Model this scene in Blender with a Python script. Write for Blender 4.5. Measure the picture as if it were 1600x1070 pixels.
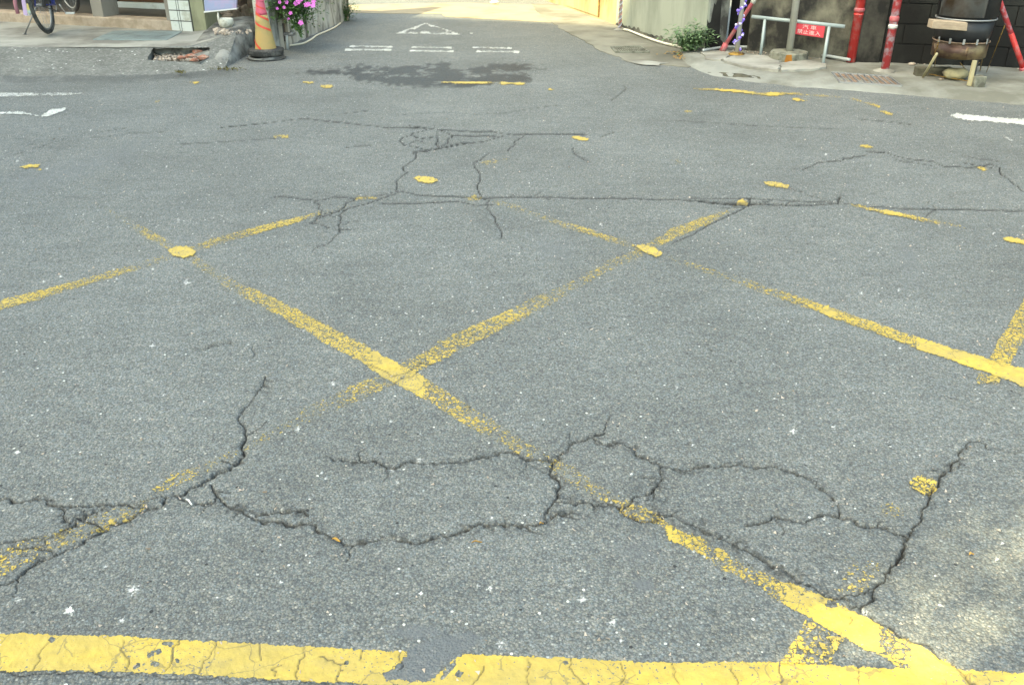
import bpy, math, random
import numpy as np
from mathutils import Vector, Matrix, noise as mnoise

for o in list(bpy.data.objects): bpy.data.objects.remove(o)
S = bpy.context.scene
C = S.collection
R = math.radians
rnd = random.Random(7)

# ------------------------------------------------------------------ camera, light, exposure
H = 1.65; PITCH = R(27.2); F = 1371.0
cam_d = bpy.data.cameras.new('camera'); cam = bpy.data.objects.new('camera', cam_d); C.objects.link(cam)
cam.location = (0, 0, H); cam.rotation_euler = (math.pi/2 - PITCH, 0, 0)
cam_d.sensor_width = 36; cam_d.lens = F/1600*36; cam_d.clip_start = .05; cam_d.clip_end = 600
S.camera = cam
SUN_EL = R(52); LX, LY = .84, .543           # horizontal direction the sunlight travels
w = bpy.data.worlds.new('World'); S.world = w; w.use_nodes = True
nt = w.node_tree; bg = nt.nodes['Background']
sky = nt.nodes.new('ShaderNodeTexSky'); sky.sky_type = 'NISHITA'; sky.sun_disc = False
sky.sun_elevation = SUN_EL; sky.sun_rotation = math.atan2(-LX, -LY)
sky.dust_density = 3.0; sky.ozone_density = 1.0; sky.air_density = 1.0
nt.links.new(sky.outputs[0], bg.inputs[0]); bg.inputs[1].default_value = .14
sd = bpy.data.lights.new('sun', 'SUN'); sun = bpy.data.objects.new('sun', sd); C.objects.link(sun)
sd.energy = 2.1; sd.angle = R(.53); sd.color = (1, .90, .72)
sun.rotation_euler = Vector((LX*math.cos(SUN_EL), LY*math.cos(SUN_EL), -math.sin(SUN_EL))).to_track_quat('-Z', 'Y').to_euler()
sun.location = (-20, -15, 30)
S.view_settings.view_transform = 'Standard'; S.view_settings.look = 'None'
S.view_settings.gamma = 1; S.view_settings.use_curve_mapping = False
S.view_settings.exposure = 2.68
try:
    S.view_settings.use_white_balance = True
    S.view_settings.white_balance_temperature = 8600
    S.view_settings.white_balance_tint = -6
except Exception: pass

# ------------------------------------------------------------------ geometry of the place
FW = Vector((0, math.cos(PITCH), -math.sin(PITCH))); UP = Vector((0, math.sin(PITCH), math.cos(PITCH)))
O = Vector((0, 0, H))
def ray(x, y): return FW*F + Vector((1, 0, 0))*(x-800) + UP*(535-y)
def P(x, y, z=0.0):
    d = ray(x, y); return O + d*((z-H)/d.z)
def at(x, y, Y):
    d = ray(x, y); return O + d*(Y/d.y)
def onplane(x, y, A, B):
    n = Vector((-(B.y-A.y), B.x-A.x, 0)); d = ray(x, y); return O + d*((A-O).dot(n)/d.dot(n))

# ------------------------------------------------------------------ materials
def newmat(name):
    m = bpy.data.materials.new(name); m.use_nodes = True
    t = m.node_tree; return m, t, t.nodes, t.links, t.nodes['Principled BSDF']
def ramp(N, pts):
    r = N.new('ShaderNodeValToRGB'); e = r.color_ramp.elements
    while len(e) < len(pts): e.new(.5)
    for k, (p, c) in enumerate(pts):
        e[k].position = p; e[k].color = (c, c, c, 1) if isinstance(c, (int, float)) else (*c, 1)
    return r
def mix(N, L, fac, a, b, mode='MIX'):
    m = N.new('ShaderNodeMix'); m.data_type = 'RGBA'; m.blend_type = mode
    for s, v in ((0, fac), (6, a), (7, b)):
        if hasattr(v, 'is_output'): L.new(v, m.inputs[s])
        elif isinstance(v, (int, float)): m.inputs[s].default_value = v
        else: m.inputs[s].default_value = (*v, 1)
    return m.outputs[2]
def noise(N, L, co, scale, detail=4, rough=.55):
    n = N.new('ShaderNodeTexNoise'); n.inputs['Scale'].default_value = scale
    n.inputs['Detail'].default_value = detail; n.inputs['Roughness'].default_value = rough
    L.new(co, n.inputs['Vector']); return n.outputs['Fac']
def mapping(N, L, co, sc):
    m = N.new('ShaderNodeMapping'); m.inputs['Scale'].default_value = sc; L.new(co, m.inputs[0]); return m.outputs[0]
def math_(N, L, op, a, b=0.0, clamp=False):
    m = N.new('ShaderNodeMath'); m.operation = op; m.use_clamp = clamp
    for i, v in enumerate((a, b)):
        if hasattr(v, 'is_output'): L.new(v, m.inputs[i])
        else: m.inputs[i].default_value = v
    return m.outputs[0]
def bump(N, L, h, bs, strength, dist):
    b = N.new('ShaderNodeBump'); b.inputs['Strength'].default_value = strength; b.inputs['Distance'].default_value = dist
    L.new(h, b.inputs['Height']); L.new(b.outputs[0], bs.inputs['Normal']); return b
def mat(name, col, rough=.8, var=.2, scale=9, metal=0, dirt=None, damt=.5, dscale=3, stretch=(1, 1, 1), bmp=.15, bscale=60, bdist=.004, spec=.4):
    m, t, N, L, bs = newmat(name)
    co = N.new('ShaderNodeTexCoord').outputs['Object']
    c = mix(N, L, noise(N, L, co, scale), tuple(x*(1-var) for x in col), tuple(min(1, x*(1+var)) for x in col))
    if dirt:
        n = noise(N, L, mapping(N, L, co, stretch), dscale, 6, .62)
        r = ramp(N, [(max(0, .62-damt*.35), 0), (min(1, .72-damt*.2), 1)]); L.new(n, r.inputs[0])
        c = mix(N, L, r.outputs[0], c, dirt)
    L.new(c, bs.inputs['Base Color'])
    bs.inputs['Roughness'].default_value = rough; bs.inputs['Metallic'].default_value = metal
    bs.inputs['Specular IOR Level'].default_value = spec
    if bmp: bump(N, L, noise(N, L, co, bscale, 5, .6), bs, bmp, bdist)
    return m

def asphalt_material():
    m, t, N, L, bs = newmat('worn_asphalt')
    co = N.new('ShaderNodeTexCoord').outputs['Object']
    def vor(scale, out='Color', feat='F1'):
        v = N.new('ShaderNodeTexVoronoi'); v.feature = feat; v.inputs['Scale'].default_value = scale
        L.new(co, v.inputs['Vector']); return v
    v1 = vor(150); v2 = vor(330)
    sep = N.new('ShaderNodeSeparateColor'); L.new(v1.outputs['Color'], sep.inputs[0])
    sep2 = N.new('ShaderNodeSeparateColor'); L.new(v2.outputs['Color'], sep2.inputs[0])
    # stone tone: mostly mid grey, some dark, few pale
    r1 = ramp(N, [(0, (.05, .056, .057)), (.16, (.115, .124, .124)), (.6, (.165, .176, .172)), (.9, (.22, .228, .216)), (.985, (.30, .30, .27)), (1, (.5, .5, .46))])
    L.new(sep.outputs[0], r1.inputs[0])
    r2 = ramp(N, [(0, (.06, .068, .07)), (.5, (.15, .162, .162)), (1, (.28, .288, .28))]); L.new(sep2.outputs[1], r2.inputs[0])
    c = mix(N, L, .42, r1.outputs[0], r2.outputs[0])
    # hue shift of single stones, bluish / brownish
    hue = ramp(N, [(0, (.90, 1.0, 1.09)), (.5, (1, 1, 1)), (1, (1.13, 1.03, .92))]); L.new(sep.outputs[2], hue.inputs[0])
    c = mix(N, L, .75, c, hue.outputs[0], 'MULTIPLY')
    # bitumen between stones
    dr = ramp(N, [(.40, 0), (.75, 1)]); L.new(v1.outputs['Distance'], dr.inputs[0])
    c = mix(N, L, math_(N, L, 'MULTIPLY', dr.outputs[0], .62), c, (.058, .064, .068))
    # grit clusters and wear
    n3 = noise(N, L, co, 34, 5, .7); g = ramp(N, [(.3, .80), (.7, 1.18)]); L.new(n3, g.inputs[0])
    c = mix(N, L, 1, c, g.outputs[0], 'MULTIPLY')
    n4 = noise(N, L, co, .9, 6, .62); g = ramp(N, [(.3, .80), (.7, 1.14)]); L.new(n4, g.inputs[0])
    c = mix(N, L, 1, c, g.outputs[0], 'MULTIPLY')
    n5 = noise(N, L, mapping(N, L, co, (1, 2.2, 1)), 5, 6, .6); g = ramp(N, [(.35, .92), (.65, 1.07)]); L.new(n5, g.inputs[0])
    c = mix(N, L, 1, c, g.outputs[0], 'MULTIPLY')
    # white chips scattered
    v3 = vor(26); s3 = N.new('ShaderNodeSeparateColor'); L.new(v3.outputs['Color'], s3.inputs[0])
    chip = math_(N, L, 'MULTIPLY', math_(N, L, 'LESS_THAN', v3.outputs['Distance'], .11), math_(N, L, 'GREATER_THAN', s3.outputs[0], .80))
    c = mix(N, L, chip, c, (.55, .55, .52))
    # dark little pits
    v4 = vor(17); s4 = N.new('ShaderNodeSeparateColor'); L.new(v4.outputs['Color'], s4.inputs[0])
    pit = math_(N, L, 'MULTIPLY', math_(N, L, 'LESS_THAN', v4.outputs['Distance'], .09), math_(N, L, 'GREATER_THAN', s4.outputs[1], .72))
    c = mix(N, L, pit, c, (.03, .032, .034))
    def att(n):
        a = N.new('ShaderNodeAttribute'); a.attribute_name = n; return a.outputs['Fac']
    # stains: wet patch, tar smear, crack dirt with groove shade painted in
    wn = math_(N, L, 'MULTIPLY', att('wet'), ramp_out(N, L, noise(N, L, mapping(N, L, co, (1.2, .8, 1)), 3.2, 7, .7), [(.40, 0), (.47, 1)]))
    c = mix(N, L, wn, c, (.03, .031, .031))
    tn = math_(N, L, 'MULTIPLY', att('tar'), ramp_out(N, L, noise(N, L, co, 24, 4, .6), [(.2, .5), (.5, 1)]))
    c = mix(N, L, tn, c, (.115, .125, .135))
    wh = math_(N, L, 'MULTIPLY', att('white'), ramp_out(N, L, noise(N, L, co, 90, 3, .6), [(.42, 0), (.52, 1)]))
    c = mix(N, L, wh, c, (.72, .72, .70))
    fl = noise(N, L, mapping(N, L, co, (1, 1.5, 1)), 88, 3, .7)      # tiny shadows among the stones, painted as dark flecks
    c = mix(N, L, ramp_out(N, L, fl, [(.28, .6), (.40, 0)]), c, (.03, .033, .034))
    c = mix(N, L, att('crack'), c, (.009, .0085, .008))
    L.new(c, bs.inputs['Base Color'])
    rr = N.new('ShaderNodeMapRange'); L.new(wn, rr.inputs[0]); rr.inputs[3].default_value = .82; rr.inputs[4].default_value = .62
    L.new(rr.outputs[0], bs.inputs['Roughness']); bs.inputs['Specular IOR Level'].default_value = .35
    h = math_(N, L, 'ADD', math_(N, L, 'MULTIPLY', v1.outputs['Distance'], -.8), math_(N, L, 'MULTIPLY', noise(N, L, co, 220, 3, .6), .7))
    h = math_(N, L, 'ADD', h, math_(N, L, 'MULTIPLY', n3, 1.0))
    bump(N, L, h, bs, .85, .005)
    return m
def ramp_out(N, L, v, pts):
    r = ramp(N, pts); L.new(v, r.inputs[0]); return r.outputs[0]
def paint_material(name, col, col2):
    m, t, N, L, bs = newmat(name)
    co = N.new('ShaderNodeTexCoord').outputs['Object']
    a = N.new('ShaderNodeAttribute'); a.attribute_name = 'dens'; d = math_(N, L, 'ADD', math_(N, L, 'MULTIPLY', a.outputs['Fac'], 1.02), .07)
    nf = noise(N, L, co, 105, 4, .62); nc = noise(N, L, co, 30, 4, .6)
    n = math_(N, L, 'ADD', math_(N, L, 'MULTIPLY', nf, .68), math_(N, L, 'MULTIPLY', nc, .32))
    n = math_(N, L, 'DIVIDE', math_(N, L, 'SUBTRACT', n, .36), .25)       # about 0..1
    alpha = math_(N, L, 'MULTIPLY', math_(N, L, 'SUBTRACT', d, n), 6, True)
    cz = N.new('ShaderNodeTexVoronoi'); cz.feature = 'DISTANCE_TO_EDGE'; cz.inputs['Scale'].default_value = 38
    wn_ = N.new('ShaderNodeTexNoise'); wn_.inputs['Scale'].default_value = 40; wn_.inputs['Detail'].default_value = 3; L.new(co, wn_.inputs['Vector'])
    wm = N.new('ShaderNodeVectorMath'); wm.operation = 'MULTIPLY_ADD'; L.new(wn_.outputs['Color'], wm.inputs[0]); wm.inputs[1].default_value = (.03, .03, .03); L.new(co, wm.inputs[2])
    L.new(wm.outputs[0], cz.inputs['Vector'])
    # worn paint breaks up along a net of fine lines
    gapw = math_(N, L, 'MINIMUM', math_(N, L, 'MULTIPLY', math_(N, L, 'SUBTRACT', .98, d), .20), .085)
    net = math_(N, L, 'MULTIPLY', math_(N, L, 'SUBTRACT', cz.outputs['Distance'], gapw), 22, True)
    net = math_(N, L, 'MAXIMUM', net, math_(N, L, 'GREATER_THAN', noise(N, L, co, 22, 3), .60))
    alpha = math_(N, L, 'MULTIPLY', alpha, net)
    # crazing
    dn = N.new('ShaderNodeTexNoise'); dn.inputs['Scale'].default_value = 9; dn.inputs['Detail'].default_value = 4; L.new(co, dn.inputs['Vector'])
    vm = N.new('ShaderNodeVectorMath'); vm.operation = 'MULTIPLY_ADD'; L.new(dn.outputs['Color'], vm.inputs[0]); vm.inputs[1].default_value = (.12, .12, .12); L.new(co, vm.inputs[2])
    v = N.new('ShaderNodeTexVoronoi'); v.feature = 'DISTANCE_TO_EDGE'; v.inputs['Scale'].default_value = 11; L.new(vm.outputs[0], v.inputs['Vector'])
    line = math_(N, L, 'MULTIPLY', math_(N, L, 'LESS_THAN', v.outputs['Distance'], .022), math_(N, L, 'GREATER_THAN', noise(N, L, co, 4, 2), .49))
    pits = math_(N, L, 'GREATER_THAN', math_(N, L, 'ADD', noise(N, L, co, 120, 2, .5), math_(N, L, 'MULTIPLY', math_(N, L, 'SUBTRACT', noise(N, L, co, 3.5, 3), .5), .5)), .66)
    c = mix(N, L, noise(N, L, co, 7, 5, .6), col, col2)
    g = ramp_out(N, L, nc, [(.3, .84), (.65, 1.06)]); c = mix(N, L, 1, c, g, 'MULTIPLY')
    gr = ramp_out(N, L, noise(N, L, mapping(N, L, co, (.8, 2.0, 1)), 3.2, 6, .68), [(.42, 0), (.75, .55)])
    c = mix(N, L, gr, c, (.20, .185, .12))
    c = mix(N, L, math_(N, L, 'MULTIPLY', line, .5), c, (.12, .11, .07))
    c = mix(N, L, pits, c, (.13, .13, .12))
    ck = N.new('ShaderNodeAttribute'); ck.attribute_name = 'crack'
    c = mix(N, L, ck.outputs['Fac'], c, (.05, .048, .042))  # groove dirt and groove shade painted together over the markings
    L.new(c, bs.inputs['Base Color']); L.new(alpha, bs.inputs['Alpha']); bs.inputs['Roughness'].default_value = .7
    bs.inputs['Specular IOR Level'].default_value = .35
    bump(N, L, math_(N, L, 'ADD', nf, noise(N, L, co, 250, 2)), bs, .35, .003)
    return m

M = {}
M['asphalt'] = asphalt_material()
M['yellow_paint'] = paint_material('yellow_road_paint', (.43, .31, .055), (.50, .37, .09))
M['white_paint'] = paint_material('white_road_paint', (.46, .48, .47), (.58, .59, .575))
M['concrete'] = mat('pale_concrete', (.30, .30, .275), .9, .18, 3, dirt=(.17, .165, .15), damt=.6, dscale=1.8, bmp=.4, bscale=70)
M['concrete_warm'] = mat('sandy_concrete', (.25, .215, .15), .9, .15, 3, dirt=(.20, .165, .11), damt=.4, dscale=2, bmp=.3)
M['apron'] = mat('rough_apron_concrete', (.225, .232, .215), .92, .25, 5, dirt=(.13, .13, .11), damt=.62, dscale=1.6, bmp=.6, bscale=45, bdist=.008)
M['gutter'] = mat('grimy_gutter_concrete', (.19, .185, .155), .92, .25, 5, dirt=(.11, .105, .085), damt=.6, dscale=1.4, bmp=.5, bscale=45, bdist=.006)
M['kerb'] = mat('weathered_kerb_concrete', (.22, .225, .215), .92, .3, 7, dirt=(.06, .06, .058), damt=.6, dscale=4, bmp=.8, bscale=35, bdist=.012)
M['soil'] = mat('dark_soil', (.035, .03, .022), .95, .4, 20, dirt=(.09, .06, .035), damt=.6, dscale=15, bmp=.8, bscale=60)
M['brick'] = mat('broken_red_brick', (.27, .125, .09), .9, .3, 25, dirt=(.36, .30, .25), damt=.35, dscale=18, bmp=.6)
M['stone_pale'] = mat('pale_rubble', (.42, .36, .31), .9, .25, 20, dirt=(.2, .15, .11), damt=.5, dscale=14, bmp=.5)
M['tile'] = mat('white_glazed_tile', (.62, .65, .62), .3, .05, 2, dirt=(.42, .42, .36), damt=.25, dscale=5, bmp=0)
M['grout'] = mat('dark_grout', (.10, .10, .09), .9)
M['plaster_olive'] = mat('olive_plaster', (.30, .31, .21), .85, .12, 3, dirt=(.18, .18, .12), damt=.4, stretch=(1, 1, .4), bmp=.2)
M['plaster_grey'] = mat('greige_plaster', (.28, .26, .23), .85, .12, 3, dirt=(.17, .15, .13), damt=.3, stretch=(1, 1, .4), bmp=.2)
M['terrazzo'] = mat('pinkish_terrazzo', (.42, .34, .27), .75, .2, 40, dirt=(.30, .24, .18), damt=.45, dscale=6, bmp=.2)
M['floor'] = mat('worn_porch_floor', (.10, .088, .078), .5, .25, 4, dirt=(.055, .05, .045), damt=.5, dscale=3)  # base colour darkened to stand in for missing porch shade
M['dark'] = mat('dark_interior', (.012, .012, .012), .9)  # near-black colour carries the shade of recesses and interior
M['wood_dark'] = mat('dark_varnished_wood', (.10, .045, .025), .45, .3, 10, stretch=(1, 1, 5))
M['glass_brown'] = mat('brown_glass', (.09, .07, .035), .15, .2, 2, bmp=0)
M['sill'] = mat('white_sill', (.55, .60, .60), .5, .1, 4, dirt=(.38, .40, .38), damt=.3)
M['plate'] = mat('blue_grey_steel_plate', (.24, .30, .31), .5, .15, 5, metal=.2, dirt=(.17, .20, .20), damt=.5, dscale=5, bmp=.2)
M['ramp'] = None
M['rubber'] = mat('black_rubber', (.028, .029, .03), .7, .3, 20, dirt=(.10, .10, .095), damt=.35, dscale=9, bmp=.3)
M['rubber_grey'] = mat('dusty_grey_rubber', (.16, .17, .17), .8, .3, 14, dirt=(.05, .05, .05), damt=.5, dscale=8, bmp=.3)
M['cone_yellow'] = mat('faded_yellow_plastic', (.38, .265, .105), .6, .15, 6, dirt=(.26, .23, .10), damt=.45, dscale=6, bmp=.1)
M['cone_pink'] = mat('faded_pink_plastic', (.50, .09, .15), .5, .25, 10, bmp=.1)
M['cone_red'] = mat('red_reflective_band', (.55, .06, .04), .35, .25, 20, bmp=0)
M['chrome'] = mat('dull_chrome', (.55, .55, .55), .3, .1, 8, metal=.9, bmp=0)
M['steel'] = mat('grey_steel', (.28, .29, .30), .45, .2, 9, metal=.6)
M['black_metal'] = mat('black_metal', (.025, .025, .028), .5, .2, 9)
M['blue_metal'] = mat('blue_bicycle_enamel', (.04, .06, .30), .35, .1, 9, bmp=0)
M['pink_cloth'] = mat('dusky_pink_plastic', (.36, .16, .20), .6, .2, 9)
M['lilac'] = mat('lilac_plastic', (.50, .38, .62), .5, .15, 9, bmp=0)
M['bag_yellow'] = mat('yellow_print', (.62, .52, .20), .5, .3, 22, dirt=(.35, .5, .5), damt=.5, dscale=22, bmp=0)
M['bag_white'] = mat('white_plastic', (.7, .7, .68), .5, .05, 9, bmp=0)
M['bark'] = mat('grey_brown_bark', (.16, .12, .095), .95, .4, 18, dirt=(.06, .045, .035), damt=.6, dscale=10, stretch=(1, 1, .3), bmp=1, bscale=30, bdist=.02)
M['bark_pale'] = mat('pale_root_bark', (.24, .20, .17), .95, .3, 18, dirt=(.10, .08, .06), damt=.5, dscale=10, stretch=(1, 1, .3), bmp=.8, bscale=30, bdist=.015)
M['leaf'] = mat('green_leaf', (.055, .115, .03), .55, .5, 30, bmp=0)
M['leaf_pale'] = mat('grey_green_leaf', (.13, .21, .105), .6, .4, 30, bmp=0)
M['leaf_dry'] = mat('dry_orange_leaf', (.38, .22, .05), .8, .4, 40, bmp=0)
M['petal'] = mat('magenta_petal', (.62, .13, .55), .5, .25, 30, bmp=0)
M['moss'] = mat('dry_moss', (.10, .09, .03), .95, .5, 30, bmp=.8)
M['peel'] = mat('peeling_whitewash', (.40, .405, .385), .9, .15, 6, dirt=(.05, .048, .042), damt=.42, dscale=3.6, stretch=(1.5, 1.5, .4), bmp=.6, bscale=25, bdist=.01)
M['hose'] = mat('cream_hose', (.62, .58, .48), .5, .1, 20, bmp=0)
M['pipe_grey'] = mat('grey_pvc_pipe', (.33, .36, .37), .5, .15, 12, dirt=(.2, .2, .19), damt=.4, bmp=0)
M['cream_wall'] = mat('cream_wall_paint', (.34, .27, .15), .85, .12, 2, dirt=(.25, .17, .075), damt=.5, dscale=1.6, stretch=(1.5, 1.5, .6), bmp=.15)
M['green_wall'] = mat('pale_green_wall_paint', (.31, .33, .275), .85, .08, 1.5, dirt=(.23, .25, .205), damt=.55, dscale=1.6, stretch=(1.5, 1.5, .5), bmp=.12)
M['sooty'] = mat('sooty_concrete', (.12, .118, .10), .9, .3, 4, dirt=(.012, .012, .012), damt=.85, dscale=1.5, stretch=(1, 1, .7), bmp=.4)
M['mottled'] = mat('mottled_old_render', (.15, .145, .115), .9, .55, 6, dirt=(.02, .02, .019), damt=.55, dscale=2.2, stretch=(1, 1, .8), bmp=.5)
M['black_wall'] = mat('blackened_block_wall', (.016, .0175, .0165), .9, .5, 3, dirt=(.007, .007, .007), damt=.7, dscale=2, bmp=.4)
M['column_grey'] = mat('grey_column_render', (.28, .30, .275), .88, .1, 2, dirt=(.035, .035, .034), damt=.6, dscale=1.9, stretch=(1.5, 1.5, .7), bmp=.2)
M['red_pole'] = mat('scuffed_red_paint', (.48, .035, .035), .45, .2, 14, dirt=(.40, .13, .13), damt=.35, dscale=14, bmp=.15)
M['red_faded'] = mat('faded_red_paint', (.42, .10, .12), .5, .2, 14, dirt=(.3, .2, .19), damt=.35, dscale=14, bmp=.15)
M['redwhite'] = mat('red_paint_flaked_to_white', (.46, .05, .06), .5, .2, 14, dirt=(.50, .50, .58), damt=.42, dscale=11, bmp=.2)
M['pole_grey'] = mat('galvanised_pole', (.42, .42, .38), .55, .15, 12, metal=.1, dirt=(.26, .25, .20), damt=.4, bmp=.1)
M['rail'] = mat('blue_grey_rail_paint', (.32, .38, .39), .45, .12, 12, metal=.1, bmp=.05)
M['sign_red'] = mat('red_sign_enamel', (.55, .05, .075), .5, .08, 9, bmp=0)
M['sign_white'] = mat('faded_white_lettering', (.62, .50, .50), .6, .05, 9, bmp=0)
M['violet'] = mat('violet_plastic_light', (.22, .15, .72), .3, .5, 60, bmp=0)
M['violet_pale'] = mat('pale_violet_plastic_light', (.62, .60, .86), .3, .2, 60, bmp=0)
M['gold'] = mat('rusty_brass', (.32, .20, .05), .5, .35, 30, metal=.4, dirt=(.14, .07, .03), damt=.5, dscale=20)
M['rust'] = mat('rusty_grate_fill', (.22, .155, .115), .85, .35, 25, dirt=(.10, .07, .05), damt=.5, dscale=12)
M['base_concrete'] = mat('lichen_concrete', (.20, .205, .17), .9, .3, 10, dirt=(.08, .08, .065), damt=.5, dscale=9, bmp=.6)
M['rust_stain'] = mat('orange_rust_stain', (.30, .12, .02), .9, .3, 20)
M['stove_steel'] = mat('heat_stained_steel', (.15, .155, .16), .42, .2, 4, metal=.5, dirt=(.07, .05, .035), damt=.45, dscale=4, bmp=.05)
M['stove_black'] = mat('sooty_sheet_steel', (.022, .024, .028), .45, .4, 6, metal=.2, dirt=(.02, .02, .02), damt=.5)
M['stove_brass'] = mat('scorched_brassy_sheet', (.22, .17, .09), .45, .3, 6, metal=.5, dirt=(.06, .035, .03), damt=.8, dscale=4, stretch=(1, 1, 1.6))
M['wood_pale'] = mat('weathered_pale_wood', (.34, .27, .20), .85, .25, 22, dirt=(.26, .20, .15), damt=.45, stretch=(1, 4, 6), dscale=5, bmp=.3)
M['wood_cream'] = mat('cream_wood', (.36, .32, .20), .8, .2, 18, bmp=.2)
M['wood_old'] = mat('mossy_old_timber', (.085, .08, .058), .95, .35, 20, dirt=(.03, .028, .02), damt=.5, dscale=9, bmp=.6)
M['cobble'] = mat('yellowish_river_stone', (.30, .27, .16), .7, .3, 9, dirt=(.14, .12, .08), damt=.4, dscale=6, bmp=.3)
M['sign_pale'] = mat('pale_lilac_signboard', (.30, .34, .52), .4, .08, 3, dirt=(.44, .32, .50), damt=.5, dscale=5, bmp=0)
M['ceramic'] = mat('dirty_white_ceramic', (.52, .52, .46), .5, .12, 14, dirt=(.28, .27, .22), damt=.4, dscale=14, bmp=.2)

def ramp_concrete():
    m, t, N, L, bs = newmat('exposed_aggregate_concrete')
    co = N.new('ShaderNodeTexCoord').outputs['Object']
    v = N.new('ShaderNodeTexVoronoi'); v.inputs['Scale'].default_value = 55; L.new(co, v.inputs['Vector'])
    s = N.new('ShaderNodeSeparateColor'); L.new(v.outputs['Color'], s.inputs[0])
    c = ramp_out(N, L, s.outputs[0], [(0, (.10, .103, .098)), (.5, (.128, .133, .126)), (.85, (.15, .157, .148)), (1, (.20, .20, .19))])
    v2 = N.new('ShaderNodeTexVoronoi'); v2.inputs['Scale'].default_value = 16; L.new(co, v2.inputs['Vector'])
    s2 = N.new('ShaderNodeSeparateColor'); L.new(v2.outputs['Color'], s2.inputs[0])
    chip = math_(N, L, 'MULTIPLY', math_(N, L, 'LESS_THAN', v2.outputs['Distance'], .17), math_(N, L, 'GREATER_THAN', math_(N, L, 'ADD', s2.outputs[0], noise(N, L, co, 1.3, 3)), 1.28))
    c = mix(N, L, chip, c, (.45, .46, .45))
    n = noise(N, L, co, 2.5, 5, .6); c = mix(N, L, 1, c, ramp_out(N, L, n, [(.3, .8), (.7, 1.2)]), 'MULTIPLY')
    L.new(c, bs.inputs['Base Color']); bs.inputs['Roughness'].default_value = .9
    bump(N, L, math_(N, L, 'ADD', math_(N, L, 'MULTIPLY', s.outputs[1], .4), noise(N, L, co, 60, 4)), bs, .4, .006)
    return m
M['ramp'] = ramp_concrete()

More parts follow.
